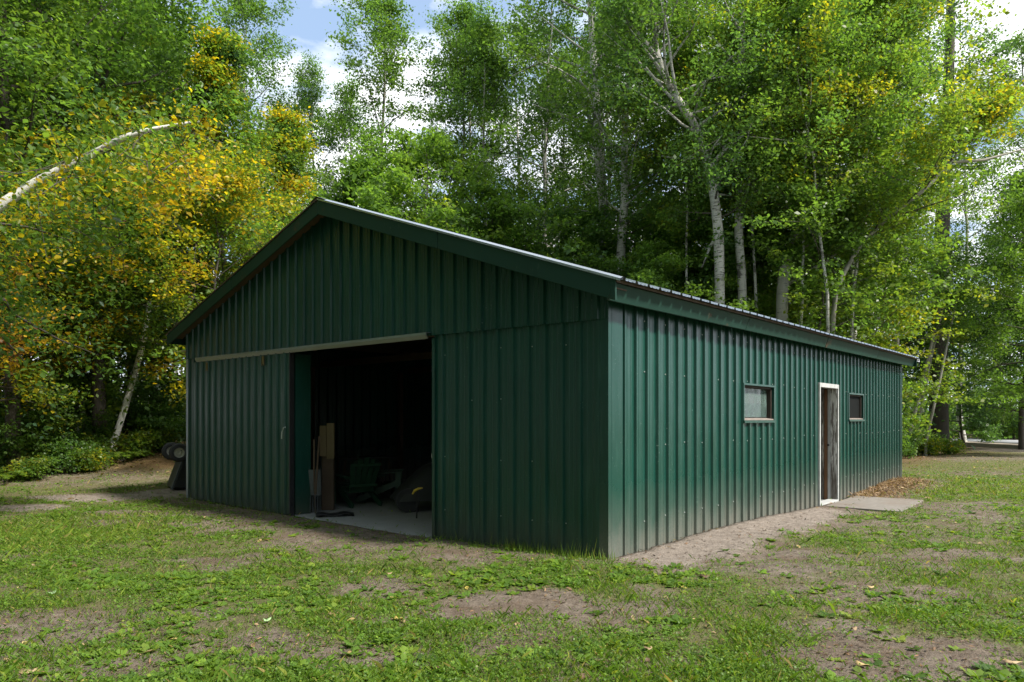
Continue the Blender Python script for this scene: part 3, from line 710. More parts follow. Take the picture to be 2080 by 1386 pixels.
# shelf with jugs seen through the side door
sh = thing('storage_shelf', 'brown timber storage shelf seen through the narrow side door', 'shelf', SW(7.0, .95, -.065), SHED_RZ)
for z in (.38, 1.14, 1.75):
    mb = MB(); mb.box(-.5, .62, .0, .35, z, z+.035); s_ = mb.build('shelf_board', M_TIMBER, sh)
    mb = MB(); mb.box(-.5, .62, -.035, -.002, z-.05, z+.05); mb.build('edge_rail', M_TIMBER, s_)
for x in (-.5, .60):
    mb = MB(); mb.box(x, x+.06, .36, .42, 0, 2.1); mb.build('upright', M_TIMBER, sh)
for i, (x, z, lab) in enumerate(((.30, .415, 'white plastic jug on the lowest timber shelf inside the side door'), (.34, 1.175, 'white jug on the middle timber shelf inside the side door'))):
    p = SW(7.0+x, .95+.14, -.065+z+.001); j = thing('plastic_jug', lab, 'jug', p, SHED_RZ, 'white jugs on the shed shelf')
    mb = MB(); mb.tube([(0, 0, 0), (0, 0, .02), (0, 0, .17), (0, 0, .24), (0, 0, .27)], [.075, .085, .085, .04, .028], 12); mb.build('body', M_WHITEPL, j, smooth=True)
    mb = MB(); mb.tube([(0, 0, .271), (0, 0, .295)], .03, 10); mb.build('cap', M_STEELDARK, j)

# ------------------------------------------------------------------ plants: generators
def ring_tubes(polys, sides):
    """polys: list of (points k x 3, radii k); all as one wood mesh"""
    Vs, Fs, base = [], [], 0
    for P, r in polys:
        P = np.asarray(P, float); r = np.asarray(r, float); k = len(P); n = sides if r[0] > .04 else 4
        T = np.gradient(P, axis=0); T /= np.linalg.norm(T, axis=1)[:, None]+1e-9
        U = np.where(np.abs(T[:, 2:3]) < .9, [[0, 0, 1.]], [[1., 0, 0]])
        A = np.cross(T, U); A /= np.linalg.norm(A, axis=1)[:, None]+1e-9; B = np.cross(T, A)
        th = np.arange(n)*2*np.pi/n
        V = P[:, None] + r[:, None, None]*(np.cos(th)[None, :, None]*A[:, None] + np.sin(th)[None, :, None]*B[:, None])
        Vs.append(V.reshape(-1, 3)); i = np.arange(k-1)[:, None]*n; j = np.arange(n)[None]
        Fs.append((base + np.stack([i+j, i+(j+1) % n, i+n+(j+1) % n, i+n+j], -1)).reshape(-1, 4)); base += k*n
    return np.concatenate(Vs), np.concatenate(Fs)

def leaves(rng, C, size, hue, val, shape=.62, droop=.4, upness=.5, fine=False):
    n = len(C)
    nrm = rng.normal(size=(n, 3)); nrm[:, 2] = np.abs(nrm[:, 2])+upness; nrm /= np.linalg.norm(nrm, axis=1)[:, None]
    t = rng.normal(size=(n, 3)); t[:, 2] -= droop; t -= nrm*np.sum(t*nrm, 1)[:, None]; t /= np.linalg.norm(t, axis=1)[:, None]+1e-9
    b = np.cross(nrm, t); s = (size*np.clip(rng.lognormal(-.08, .33, n), .4, 1.75))[:, None]
    if fine:
        V = np.stack([C-t*s*.5, C-t*s*.12+b*s*shape*.5+nrm*s*.08, C+t*s*.22+b*s*shape*.36+nrm*s*.06, C+t*s*.55-nrm*s*.06, C+t*s*.22-b*s*shape*.36+nrm*s*.06, C-t*s*.12-b*s*shape*.5+nrm*s*.08], 1)
        i = np.arange(n)[:, None]*6
        F = np.concatenate([i+np.array([[0, 1, 2, 3]]), i+np.array([[0, 3, 4, 5]])]); k = 6
    else:
        V = np.stack([C-t*s*.5, C+b*s*shape*.5+nrm*s*.08, C+t*s*.5, C-b*s*shape*.5+nrm*s*.08], 1)
        F = np.arange(n)[:, None]*4+np.array([[0, 1, 2, 3]]); k = 4
    return V.reshape(-1, 3), F, np.repeat(hue, k), np.repeat(val, k)

def grow(seed, H, cb, R, nlimb=34, nsub=6, per=90, spread=.30, rise=.6, r0=.13, trunk=None, wander=.25, shape='oval', lean=(0, 0), limb=.5):
    """wood polylines and leaf-cluster centres of one tree"""
    rng = np.random.default_rng(seed); polys = []; clus = []
    if trunk is None:
        k = 12; t = np.linspace(0, 1, k)
        wx, wy = np.cumsum(rng.normal(size=(2, k)), 1)*wander*.35
        T = np.stack([wx-wx[0]+lean[0]*t**1.3*H, wy-wy[0]+lean[1]*t**1.3*H, t*H], 1); rr = r0*(1-t*.88)
    else: T, rr = trunk
    polys.append((T, rr)); zt = T[:, 2]; seg = np.linspace(0, 1, len(T))
    for l in range(nlimb):
        f = cb + (1-cb)*((l+rng.uniform())/nlimb)*.985
        p = np.array([np.interp(f, seg, T[:, i]) for i in range(3)]); rad = np.interp(f, seg, rr)
        q = (f-cb)/(1-cb)
        sh = {'oval': .35+1.0*math.sin(math.pi*min(1, q*.85+.12))**.8, 'cone': 1.15*(1-q)+.12, 'wide': .6+.6*math.sin(math.pi*min(1, q+.2)) if q < .8 else .5}[shape]
        if shape == 'oval' and q > .85: sh *= .7
        ln = R*sh*rng.uniform(.55, 1.12); az_ = l*2.39996+rng.uniform(-.6, .6)
        elv = (rng.uniform(.05, .45) if rise > 0 else rng.uniform(-.6, .15))+rise*q
        d = np.array([math.cos(az_)*math.cos(elv), math.sin(az_)*math.cos(elv), math.sin(elv)])
        pts = [p]; dd = d.copy()
        for s in range(4):
            dd = dd + rng.normal(size=3)*.14 + np.array([0, 0, .10*rise-.04]); dd /= np.linalg.norm(dd); pts.append(pts[-1]+dd*ln/4)
        pts = np.array(pts); lr = max(.006, min(rad*limb, .012+ln*.013)); polys.append((pts, np.linspace(lr, .004, 5)))
        for s in range(nsub):
            g = rng.uniform(.28, 1); sp = np.array([np.interp(g, np.linspace(0, 1, 5), pts[:, i]) for i in range(3)])
            sd_ = d*.7+rng.normal(size=3)*.65; sd_[2] += .05; sd_ /= np.linalg.norm(sd_); sl = ln*rng.uniform(.2, .5)+.15
            e = sp+sd_*sl+np.array([0, 0, -.06*sl]); polys.append((np.array([sp, (sp+e)/2+rng.normal(size=3)*.03, e]), np.array([.006, .005, .003])))
            for w in (.45, .8, 1.05): clus.append((*(sp+(e-sp)*w), l, s))
    clus = np.array(clus); return rng, polys, clus

def fill(rng, clus, per, spread, hue, hvar, lvar, keep=.86, flat=.55):
    c = clus[rng.uniform(size=len(clus)) < keep]
    n = rng.poisson(per, len(c)); C = np.repeat(c[:, :3], n, 0)
    C = C + rng.normal(size=C.shape)*np.array([spread, spread, spread*flat])
    limb = np.repeat(c[:, 3].astype(int), n); ch = rng.normal(size=600)*hvar*.8; cl = rng.normal(size=(600))*lvar
    sub = np.repeat(np.arange(len(c)), n); sh = rng.normal(size=len(c))*hvar*.7
    h = np.clip(hue+ch[limb % 600]+sh[sub]+rng.normal(size=len(C))*hvar*.5, 0, 1)
    v = np.clip(1+cl[limb % 600]+rng.normal(size=len(C))*.14, .5, 1.6)
    return C, h, v

class Kind: pass
def wood_mesh(polys, sides, m):
    a = [p for p in polys if p[1][0] >= .035]; b = [p for p in polys if p[1][0] < .035]
    V, F = ring_tubes(a, sides); mi = np.zeros(len(F), int); mats = [m]
    if b:
        V2, F2 = ring_tubes(b, 4); F = np.concatenate([F, F2+len(V)]); V = np.concatenate([V, V2]); mi = np.r_[mi, np.ones(len(F2), int)]; mats.append(M_BARK)
    return np_mesh('trunk', V, [F], mats, mi, smooth=True)
def tree_meshes(seed, H, cb, R, bark_m, hue, hvar=.06, leaf=.085, per=26, spread=.30, fine=False, keep=.86, lvar=.1, sides=8, flat=.55, **kw):
    rng, polys, clus = grow(seed, H, cb, R, **kw)
    k = Kind(); k.wood = wood_mesh(polys, sides, bark_m)
    C, h, v = fill(rng, clus, per*1.75, spread*.74, hue, hvar, lvar, keep*.9, flat)
    V, F, hh, vv = leaves(rng, C, leaf*1.22, h, v, fine=fine)
    k.leaf = np_mesh('crown', V, [F], [M_LEAF], attrs={'hue': hh, 'val': vv}); k.n = len(C); return k
TREE_N = [0]
def plant(name, k, loc, rz, sc, label, cat='tree', group=None, parts=('trunk', 'crown')):
    t = thing(name, label, cat, loc, rz, group); t.scale = (sc[0], sc[0], sc[1]) if hasattr(sc, '__len__') else (sc,)*3
    link(parts[0], k.wood, t); link(parts[1], k.leaf, t); TREE_N[0] += k.n; return t
def base(pxx, d):
    x = (pxx-1040)*d/F_PX; return (x, d, float(gz(x, d))-.03)

# ------------------------------------------------------------------ plants: the kinds
K_ = {}
K_['aspenA'] = tree_meshes(11, 19, .30, 2.5, M_ASPEN, .27, .07, .085, 30, .30, nlimb=38, rise=.8, r0=.15)
K_['aspenB'] = tree_meshes(12, 17.5, .28, 2.1, M_ASPEN, .22, .06, .08, 28, .28, nlimb=36, rise=.9, r0=.13)
K_['birchA'] = tree_meshes(13, 18, .25, 3.0, M_BIRCH, .28, .09, .085, 28, .32, nlimb=38, rise=.7, r0=.15)
K_['birchB'] = tree_meshes(14, 16, .22, 2.6, M_BIRCH, .36, .10, .085, 26, .32, nlimb=36, rise=.7, r0=.11, lean=(.06, .02))
K_['mapleA'] = tree_meshes(15, 12, .15, 2.9, M_BARK, .36, .05, .11, 26, .32, nlimb=36, nsub=7, rise=.35, r0=.10, flat=.4)
K_['mapleB'] = tree_meshes(16, 9, .10, 2.5, M_BARK, .32, .06, .11, 26, .30, nlimb=30, nsub=7, rise=.3, r0=.08, flat=.4)
K_['mapleC'] = tree_meshes(17, 8, .06, 2.3, M_BARK, .15, .06, .11, 26, .30, nlimb=28, nsub=7, rise=.25, r0=.08, flat=.4)
K_['leafyA'] = tree_meshes(18, 17, .16, 3.4, M_BARK, .30, .07, .088, 42, .36, nlimb=46, nsub=7, rise=.5, r0=.17)
K_['goldA'] = tree_meshes(19, 12, .26, 2.5, M_BARK, .44, .15, .082, 34, .30, nlimb=38, nsub=7, rise=.6, r0=.10, shape='cone')
K_['goldB'] = tree_meshes(20, 8.5, .24, 2.4, M_BARK, .56, .14, .085, 32, .32, nlimb=30, nsub=7, rise=.4, r0=.07)
K_['limeA'] = tree_meshes(21, 16, .20, 3.2, M_BIRCH, .43, .08, .095, 30, .34, nlimb=42, nsub=7, rise=.5, r0=.13)
K_['limeB'] = tree_meshes(22, 9, .12, 2.7, M_BARK, .41, .07, .11, 24, .32, nlimb=30, nsub=7, rise=.35, r0=.08, flat=.42)
K_['darkA'] = tree_meshes(23, 15, .12, 3.2, M_BARK, .17, .06, .10, 30, .36, nlimb=42, nsub=7, rise=.4, r0=.15, shape='cone')
K_['pole'] = tree_meshes(24, 16, .55, 1.7, M_ASPEN, .26, .08, .09, 26, .32, nlimb=24, rise=.8, r0=.085)
K_['poleB'] = tree_meshes(25, 15, .55, 1.7, M_BIRCH, .38, .10, .09, 26, .32, nlimb=24, rise=.8, r0=.075, lean=(.05, .0))
K_['poleD'] = tree_meshes(26, 13, .35, 2.0, M_BARK, .22, .08, .10, 26, .34, nlimb=26, rise=.5, r0=.09, lean=(-.04, 0))
def shrub_kind(seed, H, R, hue, hvar, leaf, per, stems=7):
    rng = np.random.default_rng(seed); polys = []; clus = []
    for s in range(stems):
        a = rng.uniform(0, 6.28); r = R*rng.uniform(.3, 1); top = np.array([math.cos(a)*r, math.sin(a)*r, H*rng.uniform(.55, 1)])
        p0 = np.array([math.cos(a)*.08, math.sin(a)*.08, 0]); mid = p0*.4+top*np.array([.35, .35, .55])
        P = np.array([p0, mid, top]); polys.append((P, np.array([.014, .010, .004])))
        for q in range(9):
            f = rng.uniform(.2, 1); b = p0+(top-p0)*f; d = rng.normal(size=3); d[2] *= .4; e = b+d/np.linalg.norm(d)*R*rng.uniform(.15, .5)
            e[2] = max(e[2], .06)
            polys.append((np.array([b, (b+e)/2+[0, 0, .03], e]), np.array([.005, .004, .002]))); clus += [(*((b+e)/2), s, q), (*e, s, q)]
    k = Kind(); V, F = ring_tubes(polys, 5); k.wood = np_mesh('stems', V, [F], [M_BARK], smooth=True)
    C, h, v = fill(rng, np.array(clus), per, R*.13, hue, hvar, .1, .95, .6); C[:, 2] = np.abs(C[:, 2])+.02
    V, F, hh, vv = leaves(rng, C, leaf, h, v); k.leaf = np_mesh('foliage', V, [F], [M_LEAF], attrs={'hue': hh, 'val': vv}); k.n = len(C); return k
K_['shrubA'] = shrub_kind(31, 1.5, .95, .28, .08, .085, 26)
K_['shrubB'] = shrub_kind(32, .9, .8, .42, .10, .075, 22)
K_['shrubC'] = shrub_kind(33, 2.4, 1.2, .20, .07, .09, 30, 9)
def fern_kind(seed):
    rng = np.random.default_rng(seed); C = []; polys = []
    for f in range(13):
        a = f*.48+rng.uniform(-.15, .15); L_ = rng.uniform(.6, .95); t = np.linspace(0, 1, 7); up = rng.uniform(.45, .75)
        P = np.stack([np.cos(a)*t*L_*.8, np.sin(a)*t*L_*.8, t*up-(t**2.4)*up*.75+.02], 1); polys.append((P, np.linspace(.006, .002, 7)))
        for q in np.linspace(.18, 1, 22):
            p = np.array([np.interp(q, t, P[:, i]) for i in range(3)]); w = .20*(1-q)**.8+.015
            for s in (-1, 1):
                for z in (.35, .8): C.append(p+np.array([-np.sin(a)*s, np.cos(a)*s, -.15])*w*z)
    C = np.array(C); k = Kind(); V, F = ring_tubes(polys, 4); k.wood = np_mesh('stems', V, [F], [M_BARK])
    n = len(C); V, F, hh, vv = leaves(rng, C, .085, np.clip(rng.normal(.42, .06, n), 0, 1), rng.normal(1, .12, n), .35, .1, 1.6)
    k.leaf = np_mesh('fronds', V, [F], [M_LEAF], attrs={'hue': hh, 'val': vv}); k.n = n; return k
K_['fern'] = fern_kind(41)

# ------------------------------------------------------------------ the trees, one by one
def T(kind, name, pxx, d, sc, label, rz=None, group=None, cat='tree'):
    h = (hash((kind, pxx, d)) if False else int(pxx*13+d*101)) % 628/100
    return plant(name, K_[kind], base(pxx, d), h if rz is None else rz, sc, label, cat, group)
# left edge of the clearing
T('leafyA', 'maple_tree', 205, 18.5, 1.08, 'tall broad green maple left of the gap of sky')
T('leafyA', 'maple_tree', 25, 16.5, 1.0, 'tall bright green maple filling the upper left corner', 2.1)
T('leafyA', 'maple_tree', -190, 15, 1.0, 'tall green maple cut off by the left border of the picture', 4.0)
T('darkA', 'oak_tree', 120, 22, 1.15, 'tall dark green oak behind the green maples on the left', 1.0)
T('goldA', 'yellow_birch', 455, 19.2, (1.0, .95), 'yellow green birch with a pointed top rising beside the left roof slope')
T('goldA', 'yellow_birch', 322, 20.4, (1.05, .84), 'golden birch halfway between the bent white trunk and the left roof slope', 3.3)
T('goldB', 'yellow_maple', 415, 17.0, .88, 'small golden maple touching the left eave of the shed')
T('goldA', 'yellow_birch', 575, 22.5, (1.0, .90), 'olive yellow birch just left of the roof peak', 5.1)
T('goldB', 'yellow_maple', 255, 19.8, (.9, 1.15), 'small yellow maple hanging over the leaning white stems', 2.6)
T('goldB', 'yellow_maple', -45, 15.4, .85, 'small yellow maple low at the left border under the bent trunk', 1.2)
T('limeB', 'young_maple', 120, 17.8, .85, 'yellow green young maple among the bushes on the left', .4)
T('mapleC', 'young_maple', 330, 20.0, .8, 'low dark young maple in the shade behind the tipped cart', .9)
T('mapleC', 'young_maple', 60, 19.5, .9, 'low dark young maple deep behind the left bushes', 2.9)
for i, (x, d, kd, lab) in enumerate((
        (62, 20.5, 'poleD', 'dark straight trunk standing behind the left bushes'),
        (115, 23, 'pole', 'grey pole trunk between two dark trunks in the left wood'),
        (-40, 22, 'poleB', 'pale leaning pole tree at the far left of the wood'),
        (205, 24, 'poleD', 'dark thick trunk just behind the first leaning white stem'),
        (268, 25, 'pole', 'grey trunk right behind the second leaning white stem'),
        (325, 23.5, 'poleD', 'dark leaning trunk nearest the tipped cart'),
        (352, 26, 'poleB', 'thin white trunk just left of the shed corner'),
        (300, 28, 'poleB', 'thin pale birch trunk deep in the wood left of the shed'),
        (165, 28, 'poleB', 'slender white birch trunk deep in the left wood'),
        (225, 31, 'pole', 'slim grey aspen trunk far back in the left wood'),
        (20, 28, 'pole', 'tall slim aspen far back at the left border'))):
    T(kd, 'birch_tree' if kd == 'poleB' else 'aspen_tree' if kd == 'pole' else 'maple_tree', x, d, 1.0, lab, (0 if kd != 'poleD' else 1.2) + i*.7)
# behind the shed, round the gap of sky
T('aspenA', 'aspen_tree', 492, 30, (.95, 1.02), 'tall pale aspen standing alone in the middle of the sky gap')
T('aspenB', 'aspen_tree', 640, 33, (.95, .98), 'slim aspen with its top just under the white cloud')
T('aspenB', 'aspen_tree', 575, 31, (.85, .84), 'lower aspen between the lone tall aspen and the cloud', 2.2)
T('aspenA', 'aspen_tree', 775, 29.5, (1.1, .99), 'tall round topped aspen on the right side of the sky gap', 1.5)
T('aspenB', 'aspen_tree', 705, 34, (1.0, .95), 'grey green aspen behind the right side of the sky gap', 4.4)
T('aspenB', 'aspen_tree', 430, 34, (1.0, .80), 'far aspen low between the green maple and the lone aspen', 3.1)
T('mapleA', 'maple_tree', 868, 26, (1.0, 1.0), 'bright green maple with a dark double stem above the roof')
T('mapleB', 'maple_tree', 735, 24.5, 1.15, 'green maple behind the roof just right of the peak')
T('limeB', 'young_maple', 800, 25, .95, 'yellow green maple low over the roof right of the peak', 1.9)
T('mapleB', 'maple_tree', 1010, 25, 1.05, 'fresh green maple above the middle of the right roof slope', 3.7)
T('mapleC', 'maple_tree', 1135, 25.5, 1.10, 'dark blue green maple left of the first white birch trunk')
T('mapleC', 'maple_tree', 930, 27, 1.1, 'dark green maple between two bright maples behind the roof', 4.2)
T('mapleC', 'maple_tree', 1330, 25, 1.0, 'dark green maple between the white birch trunks', 5.0)
T('mapleB', 'maple_tree', 1395, 27, 1.1, 'bright green maple in shade behind the forked birch', 2.0)
T('aspenA', 'aspen_tree', 935, 30, 1.0, 'tall dense aspen forming the right side of the sky gap', .7)
T('birchA', 'birch_tree', 1060, 32, 1.05, 'tall birch with pale bare tips high above the roof', 2.5)
T('aspenA', 'aspen_tree', 1150, 34, 1.0, 'grey stemmed aspen far behind the first white birch', 3.9)
T('birchB', 'birch_tree', 1350, 31, 1.1, 'leafy birch behind the gap between the big trunks', 1.1)
T('aspenA', 'aspen_tree', 1440, 35, 1.0, 'tall aspen far behind the forked birch', 5.7)
T('limeA', 'birch_tree', 1560, 27, 1.05, 'yellow green birch crown over the far end of the roof', 0.3)
T('limeA', 'birch_tree', 1745, 24, 1.0, 'broad yellow green birch crown right of the grey leaning trunk', 2.2)
T('birchA', 'birch_tree', 1650, 30, 1.0, 'dense green birch high behind the grey leaning trunk', 1.7)
T('birchB', 'birch_tree', 1800, 40, 1.15, 'leafy birch just left of the tall pine trunk', 3.0)
T('limeB', 'young_maple', 1670, 21.5, .9, 'low yellow green maple hanging over the far eave')
T('limeB', 'young_maple', 1590, 23, .85, 'low yellow green maple rising over the roof above the first window', 1.3)
T('mapleB', 'young_maple', 1480, 23.5, .85, 'low green maple rising over the roof right of the forked birch', 4.8)
T('limeB', 'young_maple', 1730, 24.5, .85, 'yellow green maple beside the dark pine at the far shed corner', 3.4)
for x, d, kd, nm, s_, lab in ((960, 36, 'aspenA', 'aspen_tree', 1.12, 'tall grey aspen in the second row right of the sky gap'), (1110, 29, 'birchA', 'birch_tree', 1.1, 'tall full birch just left of the arching white birch'), (1290, 33, 'birchA', 'birch_tree', 1.15, 'tall full birch behind the ragged white trunk'),
        (1400, 29, 'birchA', 'birch_tree', 1.12, 'tall full birch behind the leaning fork'), (1520, 32, 'birchA', 'birch_tree', 1.15, 'tall full birch behind the thick white trunk'), (1620, 25.5, 'limeA', 'birch_tree', 1.12, 'tall yellow green birch behind the grey curving trunk'),
        (1760, 31, 'birchA', 'birch_tree', 1.12, 'tall full birch left of the pine in the second row'), (1830, 34, 'aspenA', 'aspen_tree', 1.15, 'tall aspen close behind the left side of the pine'), (2230, 32, 'leafyA', 'maple_tree', 1.0, 'tall green maple at the right border beyond the lawn'),
        (1240, 37, 'aspenA', 'aspen_tree', 1.2, 'tall far aspen between the two first white trunks'), (1690, 38, 'aspenA', 'aspen_tree', 1.2, 'tall far aspen behind the yellow green birches'), (1000, 28.5, 'aspenB', 'aspen_tree', 1.0, 'slim aspen above the fresh green maple'),
        (1960, 40, 'birchA', 'birch_tree', 1.1, 'tall birch behind the lawn far right of the pine'), (2100, 36, 'birchA', 'birch_tree', 1.15, 'tall birch in the second row at the right border')):
    T(kd, nm, x, d, s_, lab)
for x, d, s_, lab in ((1618, 21.2, .9, 'slim white birch pole between the two leaning grey trunks over the roof'), (1672, 20.6, .95, 'slim white birch pole over the roof above the side door'), (1738, 21.5, 1.0, 'slim white birch pole over the roof above the second window'), (1405, 22.6, .9, 'slim white birch pole left of the forked birch'), (1545, 22.0, .95, 'slim white birch pole right of the thick white trunk')):
    T('poleB', 'birch_tree', x, d, s_, lab, x*.9)
for x, d, s_, lab in ((1190, 24.2, .82, 'low fresh green maple at the roofline left of the first white birch'), (1320, 22.8, .80, 'low fresh green maple at the roofline left of the forked birch'), (1428, 23.8, .78, 'low fresh green maple at the roofline under the forked birch'), (1080, 25.2, .85, 'low fresh green maple at the roofline right of the roof middle')):
    T('mapleB', 'young_maple', x, d, s_, lab, x*.7)
T('darkA', 'hemlock_tree', 2075, 34, .9, 'dark green tree behind the lawn to the right of the pine')
T('mapleA', 'maple_tree', 2110, 28, .95, 'spreading green maple over the lawn at the right border', 5.0)
T('mapleC', 'maple_tree', 1960, 38, 1.0, 'low dark maple beside the road at the right', .6)
T('mapleB', 'maple_tree', 2060, 44, 1.0, 'sunlit bushy maple across the road at the right', 2.8)
T('darkA', 'hemlock_tree', 1800, 38, 1.0, 'dark tree far behind the pine trunk', 1.4)
# unseen trees added out of view, made tall, to shade the clearing
for x, y, kd, s_, lab in ((-15, 9, 'leafyA', 1.05, 'unseen green maple beside the left border, just out of the picture'), (-12.5, 4, 'leafyA', 1.0, 'unseen green maple at the left side of the clearing, level with the near lawn'), (-15, -2, 'darkA', 1.1, 'unseen dark oak at the left side of the clearing, level with the viewpoint'),
        (-18, 5, 'darkA', 1.15, 'unseen dark oak in the second row at the left of the clearing'), (-11, -7, 'leafyA', 1.05, 'unseen green maple behind the viewpoint on the left'), (-5, -10, 'darkA', 1.1, 'unseen dark oak behind the viewpoint, left of its middle'),
        (-13.5, -12, 'leafyA', 1.1, 'unseen green maple in the second row behind the viewpoint'), (1, -12, 'leafyA', 1.05, 'unseen green maple straight behind the viewpoint'), (7, -14, 'darkA', 1.1, 'unseen dark oak behind the viewpoint on the right'),
        (-20, 14, 'leafyA', 1.05, 'unseen green maple in the second row beyond the left border')):
    plant({'leafyA': 'maple_tree', 'darkA': 'oak_tree', 'birchA': 'birch_tree'}[kd], K_[kd], (x, y, -.05), x*.37, s_*(1.35 if x < 5 else 1.0), lab, 'tree', 'unseen trees around the clearing')

# trees whose trunks show: each trunk follows its own course
def hero(name, pts, d, label, m, hue, H_r, seed, cb, R, hvar=.08, leaf=.085, per=24, nlimb=30, forks=(), rise=.6, dd=None, cat='tree', nsub=6, fine=False, keep=.86, spread=.3, shape='oval', limb=.5):
    """pts: (x, y, radius) along the trunk, from the foot up, as seen from the photograph's place; each gets its real distance"""
    P = np.array([px(a, b, d + (dd[i] if dd else .35*math.sin(i*1.7+seed))) for i, (a, b, r) in enumerate(pts)]); r = np.array([q[2] for q in pts])
    g = float(gz(P[0, 0], P[0, 1]))
    if P[0, 2] > g+.02:
        foot = P[0]+(P[0]-P[1])/(np.linalg.norm(P[0]-P[1]))*.0; foot = np.array([P[0, 0]*1.0, P[0, 1], g-.05]); P = np.vstack([foot, P]); r = np.r_[r[0]*1.25, r]
    o = P[0].copy(); t = np.linspace(0, 1, len(P)*5); s = np.linspace(0, 1, len(P))
    sm = lambda a: np.interp(t, s, a)
    T_ = np.stack([sm(P[:, i]-o[i]) for i in range(3)], 1); T_[1:-1] = (T_[:-2]+2*T_[1:-1]+T_[2:])/4; T_[1:-1] = (T_[:-2]+2*T_[1:-1]+T_[2:])/4
    rng, polys, clus = grow(seed, 0, cb, R, nlimb=nlimb, nsub=nsub, trunk=(T_, sm(r)), rise=rise, shape=shape, limb=limb)
    for fk in forks:
        Q = np.array([px(a, b, d+.15*i) for i, (a, b, q) in enumerate(fk)])-o; polys.append((Q, np.array([q[2] for q in fk])))
        for i in range(len(Q)-1):
            for w in np.linspace(0, 1, 5):
                for _q in range(3 if fine else 1): c = Q[i]+(Q[i+1]-Q[i])*w; clus = np.vstack([clus, [*(c+rng.normal(size=3)*.45), 7, i]])
    if fine:                              # keep the bare stem itself clear of leaves
        def clear(Q): u = Q+o; ux = u[:, 0]/u[:, 1]*F_PX+1040; uy = HZ-(u[:, 2]-CAM_H)/u[:, 1]*F_PX; return not np.any((ux > 255) & ((uy > 420) | (ux > 470)))
        polys = [polys[0]]+[p for p in polys[1:] if clear(np.asarray(p[0]))]
        dist = np.min(np.linalg.norm(clus[:, None, [0, 2]]-T_[None][:, :, [0, 2]], axis=2), 1); clus = clus[(dist > .22) | (clus[:, 1] > .25)]
        wx = (clus[:, 0]+o[0])/(clus[:, 1]+o[1])*F_PX+1040; wy = HZ-(clus[:, 2]+o[2]-CAM_H)/(clus[:, 1]+o[1])*F_PX; clus = clus[(wx < 235) | ((wx < 430) & (wy < 420))]      # its hanging twigs stay well left of the shed
    C, h, v = fill(rng, clus, per if fine else per*1.8, spread*.8, hue, hvar, .1, keep); V, F, hh, vv = leaves(rng, C, leaf if fine else leaf*1.2, h, v, fine=fine)
    t = thing(name, label, cat, tuple(o)); link('trunk', wood_mesh(polys, 10, m), t)
    link('crown', np_mesh('crown', V, [F], [M_LEAF], attrs={'hue': hh, 'val': vv}), t); TREE_N[0] += len(C); return t
hero('birch_tree', [(1216, 560, .19), (1228, 440, .18), (1217, 330, .17), (1212, 230, .16), (1203, 90, .12), (1196, -60, .07), (1192, -170, .02)], 25.5,
     'big white birch trunk with an arching side limb behind the roof', M_BIRCH, .22, 0, 101, .22, 2.9, nlimb=42, forks=([(1205, 262, .075), (1180, 195, .07), (1140, 148, .06), (1095, 128, .045), (1040, 155, .02)], [(1112, 135, .04), (1118, 90, .03), (1124, 40, .015)]))
hero('birch_tree', [(1258, 575, .17), (1262, 490, .15), (1269, 410, .14), (1268, 300, .11), (1275, 150, .07), (1280, 20, .03)], 24.2, 'ragged white birch trunk right of the arching birch', M_BIRCH, .28, 0, 102, .36, 2.0, per=14)
hero('birch_tree', [(1462, 600, .15), (1460, 480, .15), (1452, 405, .14), (1437, 330, .13), (1412, 255, .12), (1383, 212, .11), (1352, 160, .10), (1333, 105, .09), (1328, 40, .08), (1316, -40, .06), (1310, -160, .02)], 21.3,
     'tall forked white birch leaning left high above the roof', M_BIRCH, .26, 0, 103, .22, 2.5, nlimb=46, forks=([(1335, 62, .05), (1343, 30, .05), (1357, -20, .04), (1372, -120, .02)], [(1328, 108, .05), (1300, 70, .045), (1262, 38, .03), (1225, 10, .015)], [(1440, 345, .09), (1475, 300, .07), (1560, 240, .05), (1590, 225, .03)], [(1455, 482, .05), (1443, 500, .05), (1426, 545, .03)]))
hero('birch_tree', [(1508, 570, .135), (1500, 480, .13), (1503, 400, .125), (1495, 300, .12), (1503, 160, .10), (1507, 20, .09), (1510, -120, .03)], 22.0, 'thick white birch trunk with dark bark patches right of the forked birch', M_BIRCH, .30, 0, 104, .40, 2.2, per=15, nlimb=30,
     forks=([(1503, 425, .13), (1520, 385, .12), (1545, 345, .10), (1580, 290, .05)], [(1500, 300, .10), (1516, 200, .09), (1530, 60, .06)]))
hero('aspen_tree', [(1588, 600, .17), (1595, 530, .16), (1612, 490, .14), (1645, 400, .12), (1676, 325, .11), (1692, 300, .10), (1720, 262, .08), (1760, 215, .06), (1822, 160, .03)], 21.5, 'smooth grey leaning trunk curving right above the far eave', M_ASPEN, .38, 0, 105, .25, 2.2, hvar=.1,
     forks=([(1680, 318, .07), (1720, 270, .065), (1742, 215, .05), (1760, 130, .03)], [(1596, 578, .09), (1625, 562, .08), (1680, 530, .05), (1740, 480, .02)]))
hero('leaning_birch', [(1690, 600, .07), (1745, 500, .065), (1800, 445, .06), (1880, 385, .055), (1935, 325, .045), (1975, 280, .035), (2040, 220, .02)], 21, 'thin tree leaning far to the right below the tall pine trunk', M_ASPEN, .42, 0, 106, .3, 1.9, hvar=.08, nlimb=26,
     forks=([(1935, 330, .045), (2000, 325, .04), (2090, 300, .02)],))
